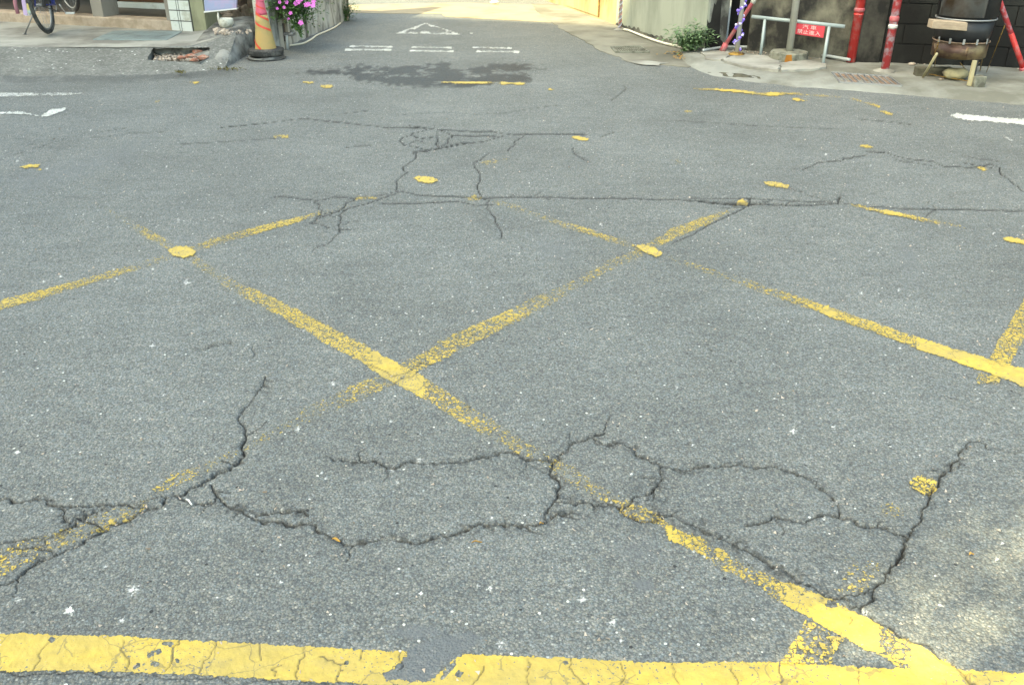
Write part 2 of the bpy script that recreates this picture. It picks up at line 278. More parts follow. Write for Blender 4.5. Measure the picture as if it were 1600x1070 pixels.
# ------------------------------------------------------------------ helpers for meshes
class MB:
    def __init__(s): s.v = []; s.f = []
    def add(s, vs, fs):
        b = len(s.v); s.v += [tuple(v) for v in vs]; s.f += [tuple(b+i for i in f) for f in fs]; return s
    def prism(s, bottom, top):
        n = len(bottom)
        return s.add(list(bottom)+list(top), [tuple(range(n))[::-1], tuple(range(n, 2*n))] + [(i, (i+1) % n, n+(i+1) % n, n+i) for i in range(n)])
    def box(s, c, dims, rz=0, tilt=0, axis='Y'):
        m = Matrix.Translation(Vector(c)) @ Matrix.Rotation(rz, 4, 'Z') @ Matrix.Rotation(tilt, 4, axis)
        x, y, z = (d/2 for d in dims)
        q = lambda a, b, cc: m @ Vector((a, b, cc))
        return s.prism([q(-x, -y, -z), q(x, -y, -z), q(x, y, -z), q(-x, y, -z)], [q(-x, -y, z), q(x, -y, z), q(x, y, z), q(-x, y, z)])
    def tube(s, pts, r, n=10, cap=True):
        pts = [Vector(p) for p in pts]; k = len(pts)
        rs = r if isinstance(r, (list, tuple)) else [r]*k
        t0 = (pts[1]-pts[0]).normalized(); u = t0.orthogonal().normalized(); vs = []
        for i, p in enumerate(pts):
            t = (pts[min(i+1, k-1)]-pts[max(i-1, 0)]).normalized()
            u = (u - t*u.dot(t)).normalized(); b = t.cross(u)
            for j in range(n):
                a = 2*math.pi*j/n; vs.append(p + (u*math.cos(a)+b*math.sin(a))*rs[i])
        fs = [(i*n+j, i*n+(j+1) % n, (i+1)*n+(j+1) % n, (i+1)*n+j) for i in range(k-1) for j in range(n)]
        if cap: fs += [tuple(range(n))[::-1], tuple((k-1)*n+j for j in range(n))]
        return s.add(vs, fs)
    def lathe(s, c, prof, n=32, closed=False, jit=0):
        c = Vector(c); vs = []
        for (r, z) in prof:
            for j in range(n):
                a = 2*math.pi*j/n; q = r*(1+jit*math.sin(3*a+z*9)); vs.append(c+Vector((q*math.cos(a), q*math.sin(a), z)))
        k = len(prof); rng = range(k if closed else k-1)
        fs = [(i*n+j, i*n+(j+1) % n, ((i+1) % k)*n+(j+1) % n, ((i+1) % k)*n+j) for i in rng for j in range(n)]
        if not closed: fs += [tuple(range(n))[::-1], tuple((k-1)*n+j for j in range(n))]
        return s.add(vs, fs)
    def torus(s, c, axis, R_, r, n=40, m=10, sx=1, a0=0, a1=2*math.pi):
        c = Vector(c); ax = Vector(axis).normalized(); u = ax.orthogonal().normalized(); v = ax.cross(u); vs = []
        full = abs(a1-a0-2*math.pi) < 1e-6; k = n if full else n+1
        for i in range(k):
            a = a0+(a1-a0)*i/n; d = u*math.cos(a)+v*math.sin(a)
            for j in range(m):
                b = 2*math.pi*j/m; vs.append(c + d*(R_+r*math.cos(b)) + ax*(r*sx*math.sin(b)))
        return s.add(vs, [(i*m+j, i*m+(j+1) % m, ((i+1) % k)*m+(j+1) % m, ((i+1) % k)*m+j) for i in range(n) for j in range(m)])
    def rock(s, c, dims, seed=0, n=7, sub=.25):
        rr = random.Random(seed); c = Vector(c); vs = []; off = Vector((rr.random()*50, rr.random()*50, 0))
        rows = n
        for i in range(rows+1):
            th = math.pi*i/rows
            for j in range(n*2):
                a = math.pi*j/n; d = Vector((math.sin(th)*math.cos(a), math.sin(th)*math.sin(a), math.cos(th)))
                k = 1+sub*mnoise.noise(d*1.6+off)*2
                vs.append(c+Vector((d.x*dims[0]/2*k, d.y*dims[1]/2*k, d.z*dims[2]/2*k)))
        m = n*2
        return s.add(vs, [(i*m+j, i*m+(j+1) % m, (i+1)*m+(j+1) % m, (i+1)*m+j) for i in range(rows) for j in range(m)])
    def leaf(s, p, d, l, wd, up=Vector((0, 0, 1))):
        d = d.normalized(); sdv = d.cross(up)
        if sdv.length < .05: sdv = d.orthogonal()
        sdv.normalize(); nn = sdv.cross(d)
        return s.add([p, p+d*l*.45+sdv*wd/2+nn*wd*.15, p+d*l-nn*wd*.2, p+d*l*.45-sdv*wd/2+nn*wd*.15, p+d*l*.5], [(0, 1, 4), (1, 2, 4), (2, 3, 4), (3, 0, 4)])
    def build(s, name, m, parent=None, smooth=False, bevel=0):
        me = bpy.data.meshes.new(name); root = parent
        off = Vector((0, 0, 0))
        while root is not None: off += root.location; root = root.parent
        me.from_pydata([tuple(Vector(v)-off) for v in s.v], [], s.f); me.update()
        if isinstance(m, str): m = M[m]
        me.materials.append(m)
        if smooth: me.polygons.foreach_set('use_smooth', [True]*len(me.polygons))
        o = bpy.data.objects.new(name, me); C.objects.link(o); o.parent = parent
        if bevel:
            b = o.modifiers.new('bevel', 'BEVEL'); b.width = bevel; b.segments = 2; b.limit_method = 'ANGLE'
        return o
def thing(name, label, cat, loc, group=None):
    o = bpy.data.objects.new(name, None); C.objects.link(o); o.location = loc; o.empty_display_size = .1
    o['label'] = label; o['category'] = cat
    if group: o['group'] = group
    return o
def tag(o, label, cat, group=None, kind=None):
    o['label'] = label; o['category'] = cat
    if group: o['group'] = group
    if kind: o['kind'] = kind
    return o
def struct(o): o['kind'] = 'structure'; return o

# ------------------------------------------------------------------ the road: one sheet, finely divided where it is seen
def interp_rows():
    ys = np.concatenate([np.arange(1135, 420, -1.9), np.arange(420, -20, -1.7)])
    a = PITCH + np.arctan((ys-535)/F); Yd = H/np.tan(a)
    near = Yd[0]-np.cumsum(np.geomspace(.01, 25, 26)); far = Yd[-1]+np.cumsum(np.geomspace(.4, 60, 26))
    Y = np.concatenate([near[::-1], Yd, far]); py = np.concatenate([np.full(26, 1e4), ys, np.full(26, -1e4)])
    return Y, py
GY, GPY = interp_rows()
xs = np.arange(-150, 1751, 2.0)
sx_ = (xs-800)/F
ex = np.cumsum(np.geomspace(.004, 12, 22))
GS = np.concatenate([(sx_[0]-ex)[::-1], sx_, sx_[-1]+ex])
NR, NC = len(GY), len(GS)
depth = np.maximum(GY, .95)*math.cos(PITCH)+H*math.sin(PITCH)
X = np.outer(depth, GS); Y = np.repeat(GY[:, None], NC, 1)
PX = np.repeat((800+GS*F)[None, :], NR, 0); PY = np.repeat(GPY[:, None], NC, 1)
rng = np.random.default_rng(5)
def vnoise(x, y, sc, seed=0):
    x = x*sc+seed*17.3; y = y*sc+seed*5.7
    xi = np.floor(x).astype(np.int64); yi = np.floor(y).astype(np.int64); fx = x-xi; fy = y-yi
    fx = fx*fx*(3-2*fx); fy = fy*fy*(3-2*fy)
    def h(a, b):
        n = (a*374761393+b*668265263+seed*69069) & 0x7fffffff; n = ((n ^ (n >> 13))*1274126177) & 0x7fffffff
        return ((n ^ (n >> 16)) & 0xffff)/65535.0
    return (h(xi, yi)*(1-fx)+h(xi+1, yi)*fx)*(1-fy)+(h(xi, yi+1)*(1-fx)+h(xi+1, yi+1)*fx)*fy
Z = (vnoise(X, Y, .7, 1)-.5)*.004 + (vnoise(X, Y, 9, 2)-.5)*.0016
near_m = (Y > 1) & (Y < 7)
Z += np.where(near_m, (vnoise(X, Y, 150, 3)-.5)*.0022 + (rng.random(X.shape)-.5)*.0010, 0)
Z = Z*((Y > 1) & (Y < 18))
crack = np.zeros_like(X); zone = np.zeros_like(X); groove = np.zeros_like(X)

def fractal(pts, amp, minlen):
    out = [pts[0]]
    for a, b in zip(pts[:-1], pts[1:]):
        def rec(a, b):
            d = b-a; l = float(np.hypot(*d))
            if l < minlen: out.append(b); return
            m = (a+b)/2 + np.array([-d[1], d[0]])*rnd.gauss(0, amp*(.5 if l > .12 else 1.0)); rec(a, m); rec(m, b)
        rec(a, b)
    return out
def topx(p):
    z_ = p[1]*math.cos(PITCH)+H*math.sin(PITCH); return (800+F*p[0]/z_, 535-F*(p[1]*math.sin(PITCH)-H*math.cos(PITCH))/z_)
def add_crack(pix, wpx, strength=1.0, zonew=0.0, amp=.13, depth_=.02, branch=False):
    """pix: photo points on the road; wpx: width in photo pixels, one number or one per end"""
    W = wpx if isinstance(wpx, (tuple, list)) else (wpx, wpx)
    wp = [np.array(P(x, y)[:2]) for x, y in pix]
    dm = float(wp[0][1]); pts = fractal(wp, amp, max(.016, .0024*dm*dm))
    n = len(pts)
    if max(W) > 2.2 and depth_ > .01 and not branch and dm < 6:      # hairline offshoots
        for i in range(2, n-2):
            if rnd.random() < .09:
                L_ = rnd.uniform(.02, .09)*(1 if dm < 3 else 1.8); a0 = math.atan2(*(pts[i+1]-pts[i])[::-1])+rnd.choice((-1, 1))*rnd.uniform(.35, 1.3)
                e = pts[i]+np.array([math.cos(a0), math.sin(a0)])*L_
                add_crack([topx(pts[i]), topx(e)], (rnd.uniform(1.0, 1.8), .5), .8, branch=True)
    for i in range(n-1):
        a, b = pts[i], pts[i+1]; t = i/max(1, n-1)
        zz = a[1]*math.cos(PITCH)+H*math.sin(PITCH)
        wv = (W[0]*(1-t)+W[1]*t)*rnd.uniform(.6, 1.35)*(.35+1.0*float(vnoise(np.array([a[0]]), np.array([a[1]]), 9, 51)[0]))*.86+.2
        hw = wv/2*zz/F                       # metres
        foresh = H/math.hypot(H, a[1])
        reach = max(hw*2.2, .012) + zonew
        y0, y1 = min(a[1], b[1])-reach/foresh*1.2-.01, max(a[1], b[1])+reach/foresh*1.2+.01
        r0, r1 = np.searchsorted(GY, y0), np.searchsorted(GY, y1)
        if r1 <= r0: continue
        z0 = max(y0, .95)*math.cos(PITCH)+H*math.sin(PITCH); z1 = max(y1, .95)*math.cos(PITCH)+H*math.sin(PITCH)
        xl, xr = min(a[0], b[0])-reach*1.5, max(a[0], b[0])+reach*1.5
        c0 = np.searchsorted(GS, min(xl/z0, xl/z1)); c1 = np.searchsorted(GS, max(xr/z0, xr/z1))
        if c1 <= c0: continue
        sl = (slice(r0, r1), slice(c0, c1)); gx, gy = X[sl], Y[sl]
        d = b-a; L2 = float(d@d)+1e-12
        tt = np.clip(((gx-a[0])*d[0]+(gy-a[1])*d[1])/L2, 0, 1)
        ddx = gx-a[0]-tt*d[0]; ddy = (gy-a[1]-tt*d[1])
        # rows lie further apart than columns with distance: never let a crack fall between rows
        cell = zz/F*2.0
        rowc = cell/foresh
        q = np.sqrt(ddx**2+ddy**2)
        qe = np.sqrt((ddx/np.maximum(hw, cell*.55))**2+(ddy/np.maximum(hw, rowc*.64))**2)
        val = np.clip(1.25-qe, 0, 1)*min(1, strength*(.5+wv*.42))
        crack[sl] = np.maximum(crack[sl], val)
        groove[sl] = np.maximum(groove[sl], np.clip(1.2-qe, 0, 1)*min(depth_, hw*2.2+.003))
        if zonew: zone[sl] = np.maximum(zone[sl], np.clip(1-q/zonew, 0, 1))
K = add_crack
K([(414, 588), (413, 600), (395, 622), (380, 640), (373, 650), (382, 665), (384, 680), (376, 700), (372, 721)], (1.6, 4), zonew=.02)
K([(372, 721), (340, 738), (310, 757), (290, 768)], (6, 7.5), zonew=.03); K([(290, 768), (255, 782), (225, 797)], (6.5, 5), zonew=.02)
K([(225, 797), (160, 830), (120, 852), (85, 867), (40, 888), (0, 912), (-60, 945)], (3.5, 4.5), zonew=.02)
K([(-60, 772), (0, 779), (40, 782), (85, 788), (130, 789), (170, 788), (222, 791)], (4, 2.5), zonew=.02)
K([(-50, 885), (0, 870), (50, 853), (90, 832), (130, 810), (165, 790)], (3, 4), zonew=.04)
K([(-20, 850), (0, 848), (30, 842), (60, 838)], 2); K([(92, 792), (98, 806), (110, 815)], 2.5, zonew=.03)
K([(50, 852), (65, 858), (80, 860), (84, 866)], 2.5); K([(120, 808), (140, 814), (158, 822), (163, 827)], 2.5, zonew=.02)
K([(384, 680), (405, 668), (417, 656)], 1.4); K([(345, 718), (372, 721), (382, 722)], 1.6)
K([(290, 768), (277, 776), (296, 782)], 2.5)
K([(330, 755), (332, 762), (340, 774), (335, 783), (305, 786)], 2.8, zonew=.015)
K([(340, 774), (352, 786), (366, 792), (380, 800), (394, 804), (410, 801), (425, 798), (470, 797), (482, 805)], 3.2, zonew=.045)
K([(394, 804), (415, 816), (442, 814), (487, 817), (498, 830), (518, 838), (536, 847)], (3, 4), zonew=.035)
K([(536, 847), (552, 850), (569, 847), (597, 840), (614, 840), (642, 847), (666, 842), (704, 833)], (3.5, 5), zonew=.04)
K([(704, 833), (735, 823), (763, 819), (790, 819)], (6, 7), zonew=.06)
K([(790, 819), (811, 821), (846, 817), (859, 809), (891, 800)], (4, 2.5), zonew=.05)
K([(552, 850), (544, 860), (541, 876)], 1.6); K([(870, 783), (866, 781), (875, 759), (873, 748), (859, 738), (863, 726), (866, 719)], 3.5, zonew=.035)
K([(852, 810), (856, 793), (866, 781)], 3, zonew=.03)
K([(866, 719), (887, 699), (918, 685), (944, 676)], (5, 3.5), zonew=.02); K([(944, 676), (946, 666), (953, 650)], 1.5)
K([(505, 713), (538, 718), (569, 721), (597, 726), (617, 730), (638, 721), (666, 723)], (1.6, 4), zonew=.025)
K([(666, 723), (697, 723), (728, 718), (763, 713), (794, 704), (821, 716), (846, 718), (866, 718)], 3.6, zonew=.025)
K([(821, 716), (822, 728), (812, 738)], 1.5, .6)
K([(935, 688), (956, 694), (991, 699), (1005, 714), (1032, 726)], (2, 3.5), zonew=.045)
K([(1032, 726), (1050, 731), (1085, 728), (1119, 731), (1140, 727), (1195, 728)], (3.5, 2), .9, zonew=.06)
K([(1195, 728), (1237, 736), (1261, 745), (1275, 759), (1299, 774), (1311, 790), (1313, 807)], (2, 1.5), .8, zonew=.03)
K([(1032, 726), (1034, 747), (1024, 770), (1018, 781)], 2.6, .8, zonew=.05)
K([(1025, 762), (1005, 772), (987, 778), (960, 789), (929, 789), (897, 787), (873, 783)], (3, 5), zonew=.05)
K([(960, 789), (977, 802), (1001, 813), (1018, 813), (1045, 804)], 3.4, zonew=.03)
K([(1018, 800), (1050, 803), (1085, 819), (1119, 835), (1154, 854), (1181, 866), (1212, 887), (1244, 904), (1271, 914), (1299, 932), (1327, 939), (1344, 949)], 2.4, .8, zonew=.07)
K([(1344, 949), (1360, 962), (1396, 983), (1430, 1001), (1465, 1021), (1496, 1042), (1517, 1066), (1540, 1100)], (2.4, 4), .9, zonew=.012, depth_=.006)
K([(1545, 700), (1530, 688), (1513, 690), (1499, 704), (1492, 720), (1479, 735), (1468, 744)], (2, 4.5), zonew=.02)
K([(1468, 744), (1465, 761), (1451, 785), (1434, 816), (1420, 838), (1409, 859), (1382, 894), (1365, 921), (1354, 942), (1344, 949)], (4.5, 5), zonew=.02)
K([(1165, 820), (1199, 814), (1233, 809), (1275, 807), (1327, 809), (1351, 821), (1371, 821), (1396, 831), (1418, 838)], (1.6, 3.2), zonew=.02)
K([(1545, 700), (1580, 706), (1620, 704)], 1, .5); K([(1300, 938), (1322, 928), (1345, 925), (1362, 922)], 1.8)
K([(1080, 690), (1060, 700)], 1, .4)
# mid-distance cracks
K([(346, 199), (408, 193), (474, 185), (550, 193), (600, 199), (669, 200)], (1.6, 1), .9, amp=.05)
K([(283, 225), (346, 221), (430, 216)], 1.0, .6, amp=.05)
K([(640, 196), (669, 200), (700, 203), (735, 205), (770, 205), (801, 210), (832, 209), (880, 209), (915, 210)], 1.5, 1, amp=.06)
K([(939, 214), (960, 207)], 1.0, .8)
K([(669, 201), (642, 211), (624, 219), (631, 226), (666, 233), (687, 231), (721, 223), (756, 221), (787, 212)], 1.4, 1)
K([(645, 211), (660, 216), (676, 214)], 1.4); K([(640, 224), (652, 219), (662, 222)], 1.3)
K([(667, 234), (645, 237), (643, 252), (630, 261), (637, 269), (621, 288), (619, 297)], 2, 1)
K([(706, 211), (700, 223), (690, 228)], 1.6); K([(683, 206), (683, 211), (681, 224), (687, 231)], 2.2); K([(669, 235), (700, 229), (728, 224)], 1.6)
K([(690, 204), (706, 211), (740, 212), (775, 212)], 1.2); K([(645, 240), (668, 236), (676, 232)], 2)
K([(628, 299), (604, 307), (576, 318), (538, 328), (500, 340), (490, 346)], (2, 2.6), 1, amp=.07)
K([(541, 328), (531, 345), (529, 359), (517, 377), (500, 384), (488, 392)], (2.4, 1.2), 1)
K([(560, 345), (535, 352)], 1, .5)
K([(763, 240), (751, 250), (741, 257), (751, 273), (746, 294), (752, 307), (763, 321), (773, 339), (780, 356), (783, 373)], (1.8, 1.2), 1)
K([(821, 211), (804, 221), (794, 235)], 1.2); K([(896, 231), (901, 242), (918, 252)], (1, 1.8), .9)
K([(628, 299), (656, 305), (714, 307), (752, 309)], 1.5, .9, amp=.05)
K([(752, 309), (811, 308), (863, 307), (908, 310), (984, 309), (1050, 311), (1085, 313), (1133, 316), (1181, 316)], 2.4, 1, amp=.04)
K([(1085, 313), (1133, 318), (1181, 318), (1240, 320), (1275, 319), (1309, 317), (1313, 307)], 4.2, 1, zonew=.05, amp=.04)
K([(1080, 309), (1180, 310), (1260, 315), (1300, 314)], 1.6, .7, amp=.04)
K([(597, 318), (666, 317), (714, 314), (745, 321), (770, 320)], 1.5, .9, amp=.05)
K([(1320, 318), (1361, 323), (1413, 326), (1465, 327), (1568, 329), (1680, 327)], 1.6, .85, amp=.03)
K([(1174, 307), (1169, 321), (1136, 338), (1112, 349), (1085, 366), (1050, 380)], (2.4, 1), 1, amp=.06)
K([(1447, 338), (1462, 328), (1453, 314)], 1, .7); K([(1236, 293), (1280, 308), (1300, 316)], 1, .7)
K([(1254, 266), (1278, 254), (1309, 251)], 1.4, .9, amp=.06); K([(1313, 252), (1333, 245), (1351, 243)], 1.2, .9)
K([(1354, 237), (1382, 238), (1423, 249), (1458, 252), (1475, 260), (1517, 262), (1548, 256), (1562, 262), (1565, 273), (1579, 283), (1600, 300), (1640, 315)], 1.7, 1, amp=.07)
K([(1400, 250), (1423, 253), (1458, 259)], 1, .7); K([(1505, 242), (1530, 249), (1560, 252)], 1.3, .8); K([(1508, 255), (1530, 258), (1550, 262)], 1.6, .9)
K([(425, 309), (463, 309), (494, 313), (522, 307), (560, 309), (600, 304), (622, 299)], 1.2, .8)
K([(494, 313), (501, 335), (484, 349), (515, 356)], 1.2, .8); K([(555, 309), (540, 320), (530, 328)], 1.6)
K([(395, 540), (398, 552), (392, 560)], 2.5, .4); K([(310, 545), (330, 540), (360, 535)], 2, .4, zonew=.03)
K([(1050, 188), (1130, 193), (1200, 197), (1300, 201)], 1, .5, amp=.03); K([(1345, 187), (1380, 189), (1430, 195)], 1, .7, amp=.03)
K([(975, 135), (965, 150), (955, 157)], .9, .6); K([(790, 175), (830, 170), (870, 165)], .9, .5); K([(530, 178), (575, 173)], .9, .6); K([(540, 230), (580, 227)], 1.3, .6)
K([(620, 180), (700, 175), (800, 176)], .7, .35); K([(0, 250), (40, 236), (110, 214), (200, 200)], 1.1, .35, amp=.05); K([(140, 215), (200, 208), (260, 205)], 1.4, .35)
# joints across the near line
for pl in ([(78, 1001), (62, 1032), (52, 1046)], [(194, 1001), (188, 1015), (202, 1028), (197, 1047)], [(283, 997), (270, 1025), (258, 1047)],
           [(337, 1002), (330, 1021), (318, 1032), (311, 1051)], [(475, 1011), (477, 1025), (465, 1039), (465, 1060)], [(430, 1055), (424, 1045), (440, 1038)],
           [(533, 1039), (531, 1066)], [(500, 1025), (520, 1030), (540, 1035)], [(566, 1015), (563, 1030)], [(626, 1018), (621, 1046)], [(756, 1040), (752, 1052), (738, 1070)],
           [(825, 1028), (824, 1045), (827, 1070)], [(892, 1028), (889, 1042), (918, 1070)], [(970, 1035), (968, 1070)], [(1143, 1039), (1148, 1055), (1156, 1075)],
           [(1219, 1035), (1222, 1055), (1215, 1075)], [(405, 1004), (408, 1030)], [(1050, 1036), (1056, 1060), (1062, 1075)], [(1340, 1042), (1348, 1075)],
           [(580, 570), (612, 588), (680, 570)], [(615, 600), (625, 592), (655, 580)], [(1330, 962), (1327, 975)]):
    K(pl, 1.8, .8, depth_=.004)
K([(-40, 1049), (60, 1052), (200, 1053), (330, 1059), (440, 1067), (560, 1074)], 1.8, .6, depth_=.003)

Z -= groove
rough = (vnoise(X, Y, 70, 8)-.45)
Z += zone*(rough*.012-.004)*(Y < 7)
crack = np.maximum(crack, np.clip(zone*1.1-.15, 0, 1)*np.clip((vnoise(X, Y, 85, 9)-.56)*4, 0, 1)*.75*(Y < 7))
crack = np.maximum(crack, np.clip(zone-.35, 0, 1)*np.clip((vnoise(X, Y, 40, 10)-.45)*2, 0, 1)*.5*(Y > 3.5))

def sdpoly(px, py, poly):
    """signed distance in photo pixels, positive inside"""
    ins = np.zeros(px.shape, bool); dist = np.full(px.shape, 1e9)
    n = len(poly)
    for i in range(n):
        x0, y0 = poly[i]; x1, y1 = poly[(i+1) % n]
        if y0 != y1:
            c = ((y0 > py) != (y1 > py)) & (px < (x1-x0)*(py-y0)/(y1-y0)+x0); ins ^= c
        dx, dy = x1-x0, y1-y0; t = np.clip(((px-x0)*dx+(py-y0)*dy)/(dx*dx+dy*dy+1e-9), 0, 1)
        dist = np.minimum(dist, np.hypot(px-x0-t*dx, py-y0-t*dy))
    return np.where(ins, dist, -dist)
def window(x0, x1, y0, y1, pad=8):
    c0 = np.searchsorted(PX[0], x0-pad); c1 = np.searchsorted(PX[0], x1+pad)
    rr = np.where((GPY > y0-pad) & (GPY < y1+pad))[0]
    return slice(rr[0], rr[-1]+1), slice(c0, c1)
wet = np.zeros_like(X); tar = np.zeros_like(X); white = np.zeros_like(X)
def blot(arr, poly, val=1, soft=6):
    xs_ = [p[0] for p in poly]; ys_ = [p[1] for p in poly]; sl = window(min(xs_), max(xs_), min(ys_), max(ys_), soft+4)
    d = sdpoly(PX[sl], PY[sl], poly)+((vnoise(PX[sl]*.3, PY[sl]*3, .045, 41)-.5)*11+(vnoise(PX[sl], PY[sl]*2.5, .16, 42)-.5)*7 if arr is wet else 0); arr[sl] = np.maximum(arr[sl], np.clip(.5+d/soft, 0, 1)*val)
blot(wet, [(455, 111), (520, 106), (600, 108), (690, 96), (720, 98), (705, 105), (800, 104), (870, 108), (800, 112), (830, 118), (830, 126), (760, 133), (650, 135), (560, 131), (545, 122), (460, 116)], 1.0, 3)
blot(wet, [(540, 120), (600, 112), (700, 110), (800, 118), (830, 124), (760, 133), (600, 133)], 1.0, 3)
blot(wet, [(0, 112), (200, 113), (380, 110), (340, 122), (200, 126), (0, 127)], .35, 5)
for poly in ([(620, 1040), (640, 1010), (680, 995), (735, 985), (760, 1000), (720, 1018), (690, 1040), (665, 1066), (630, 1066)], [(990, 905), (1015, 903), (1022, 918), (1005, 924), (992, 918)],
             [(600, 1048), (612, 1044), (632, 1048), (628, 1060), (606, 1062)], [(600, 985), (650, 975), (700, 985), (650, 1000)]):
    blot(tar, poly, .8, 7)
for poly in ([(1405, 380), (1430, 385), (1440, 420), (1420, 435), (1400, 410)], [(1410, 430), (1445, 435), (1440, 445), (1415, 443)], [(960, 850), (1010, 835), (1040, 870), (990, 890)], [(830, 370), (900, 375), (890, 410), (840, 400)], [(0, 280), (120, 250), (240, 215), (200, 250), (40, 300)]):
    blot(tar, poly, .4, 22)
def star(cx, cy, r, n, val):
    pts = []; q = random.Random(int(cx))
    for k in range(n*2):
        rr = r*(q.uniform(.8, 1.3) if k % 2 == 0 else q.uniform(.25, .45)); a = math.pi*k/n+q.uniform(-.2, .2); pts.append((cx+rr*math.cos(a), cy+rr*.8*math.sin(a)))
    blot(white, pts, val, 1.6)
for a in ((108, 953, 10, 5, 2.0), (208, 920, 12, 8, .85), (190, 968, 6, 6, .7), (28, 936, 8, 7, .6), (765, 918, 7, 5, .95), (957, 972, 8, 6, .95), (1085, 862, 7, 6, .7), (782, 1005, 9, 6, .75),
          (658, 926, 4, 4, 1.6), (1288, 808, 6, 5, .6), (520, 599, 6, 5, .85), (465, 670, 5, 5, .8), (910, 935, 10, 6, .55), (291, 441, 6, 4, 1.0), (612, 731, 5, 5, 1.0), (655, 718, 6, 5, .7), (1307, 782, 6, 5, .6),
          (238, 540, 4, 4, 1.2), (27, 706, 5, 4, 1.3), (394, 804, 5, 5, .9), (1240, 674, 5, 4, 1.2), (808, 625, 4, 4, 1.1), (1352, 955, 9, 6, 1.0), (240, 1010, 4, 4, 1), (1230, 1063, 9, 8, 1), (1593, 1062, 8, 6, 1), (970, 1000, 3, 4, 1)):
    star(*a)
for _ in range(110):
    x = rnd.uniform(0, 1600); y = rnd.uniform(180, 1060); r = rnd.uniform(1.2, 2.6); star(x, y, r*(.6+y/1500), 3, rnd.uniform(.8, 1.8))

def grid_mesh(name, sl=None, zoff=0.0, keep=None, attrs=None, m=None):
    if sl is None: sl = (slice(0, NR), slice(0, NC))
    gx, gy, gz = X[sl], Y[sl], Z[sl]+zoff; nr, nc = gx.shape
    idx = np.arange(nr*nc).reshape(nr, nc)
    f = np.stack([idx[:-1, :-1], idx[:-1, 1:], idx[1:, 1:], idx[1:, :-1]], -1).reshape(-1, 4)
    if keep is not None:
        kf = (keep[:-1, :-1] | keep[:-1, 1:] | keep[1:, 1:] | keep[1:, :-1]).reshape(-1); f = f[kf]
        used = np.unique(f); remap = np.full(nr*nc, -1); remap[used] = np.arange(len(used)); f = remap[f]
    else: used = np.arange(nr*nc)
    co = np.stack([gx.ravel()[used], gy.ravel()[used], gz.ravel()[used]], -1).astype(np.float32)
    me = bpy.data.meshes.new(name)
    me.vertices.add(len(used)); me.vertices.foreach_set('co', co.ravel())
    me.loops.add(len(f)*4); me.loops.foreach_set('vertex_index', f.ravel().astype(np.int32))
    me.polygons.add(len(f)); me.polygons.foreach_set('loop_start', np.arange(0, len(f)*4, 4, dtype=np.int32))
    me.update(calc_edges=True)
    me.polygons.foreach_set('use_smooth', np.ones(len(f), bool))
    for k, arr in (attrs or {}).items():
        a = me.attributes.new(k, 'FLOAT', 'POINT'); a.data.foreach_set('value', arr.ravel()[used].astype(np.float32))
    me.materials.append(m); o = bpy.data.objects.new(name, me); C.objects.link(o); return o
road = struct(grid_mesh('road', attrs={'crack': crack, 'wet': wet, 'tar': tar, 'white': white}, m=M['asphalt']))

# ------------------------------------------------------------------ painted markings, following the surface of the road
edge_n = (vnoise(PX, PY, .06, 20)-.5)*2.5+(vnoise(PX, PY, .16, 21)-.5)*3.0+(vnoise(PX, PY, .45, 22)-.5)*2.2
MARKS = [0, 0]
def finish_mark(name, sl, dens, label, color, bare=None):
    MARKS[0] += 1; zo = .0012+.0005*(MARKS[0] % 7) if dens.size > 4000 else .0052
    near_scale = np.clip(PY[sl]/600, .35, 1)
    if bare is not None:
        for poly in bare: dens = dens*np.clip(.5-(sdpoly(PX[sl], PY[sl], poly)+edge_n[sl]*(2.2 if len(poly) == 8 else 1))/(5 if len(poly) == 8 else 2), .0, 1)
    keep = dens > .02
    o = grid_mesh(name, sl, zo, keep, {'dens': dens, 'crack': crack[sl]*.9}, M[color])
    tag(o, label, 'road marking', 'yellow road markings' if color[0] == 'y' else 'white road markings')
    return o
def strip(label, pts, color='yellow_paint', axis='x', bare=None, name='yellow_line'):
    a = np.array(pts, float); pad = a[:, 2].max()+4
    if axis == 'x':
        sl = window(a[0, 0], a[-1, 0], a[:, 1].min()-pad, a[:, 1].max()+pad, 4); t, q = PX[sl], PY[sl]
    else:
        sl = window(a[:, 1].min()-pad, a[:, 1].max()+pad, a[0, 0], a[-1, 0], 4); t, q = PY[sl], PX[sl]
    c = np.interp(t, a[:, 0], a[:, 1]); h = np.interp(t, a[:, 0], a[:, 2]); d = np.interp(t, a[:, 0], a[:, 3])
    sc = np.clip(h/14, .25, 1)
    e = np.clip((h-np.abs(q-c)+edge_n[sl]*sc)/(1.6*sc+.4)+.4, 0, 1)
    ends = np.clip((t-a[0, 0])/2+.5, 0, 1)*np.clip((a[-1, 0]-t)/2+.5, 0, 1)
    wear = np.clip((.95-d)*1.6, 0, .5); d = np.where((d > .03) & (d < .93), .20+.66*d, d)
    d2 = np.clip(d+(vnoise(X[sl], Y[sl], 9, 31)-.5)*wear*.45+(vnoise(X[sl], Y[sl], 30, 32)-.5)*wear*.4, 0, 1.3)*(d > .01)
    d2 = np.where(d > .93, 1.35, d2)
    return finish_mark(name, sl, d2*e*ends, label, color, bare)
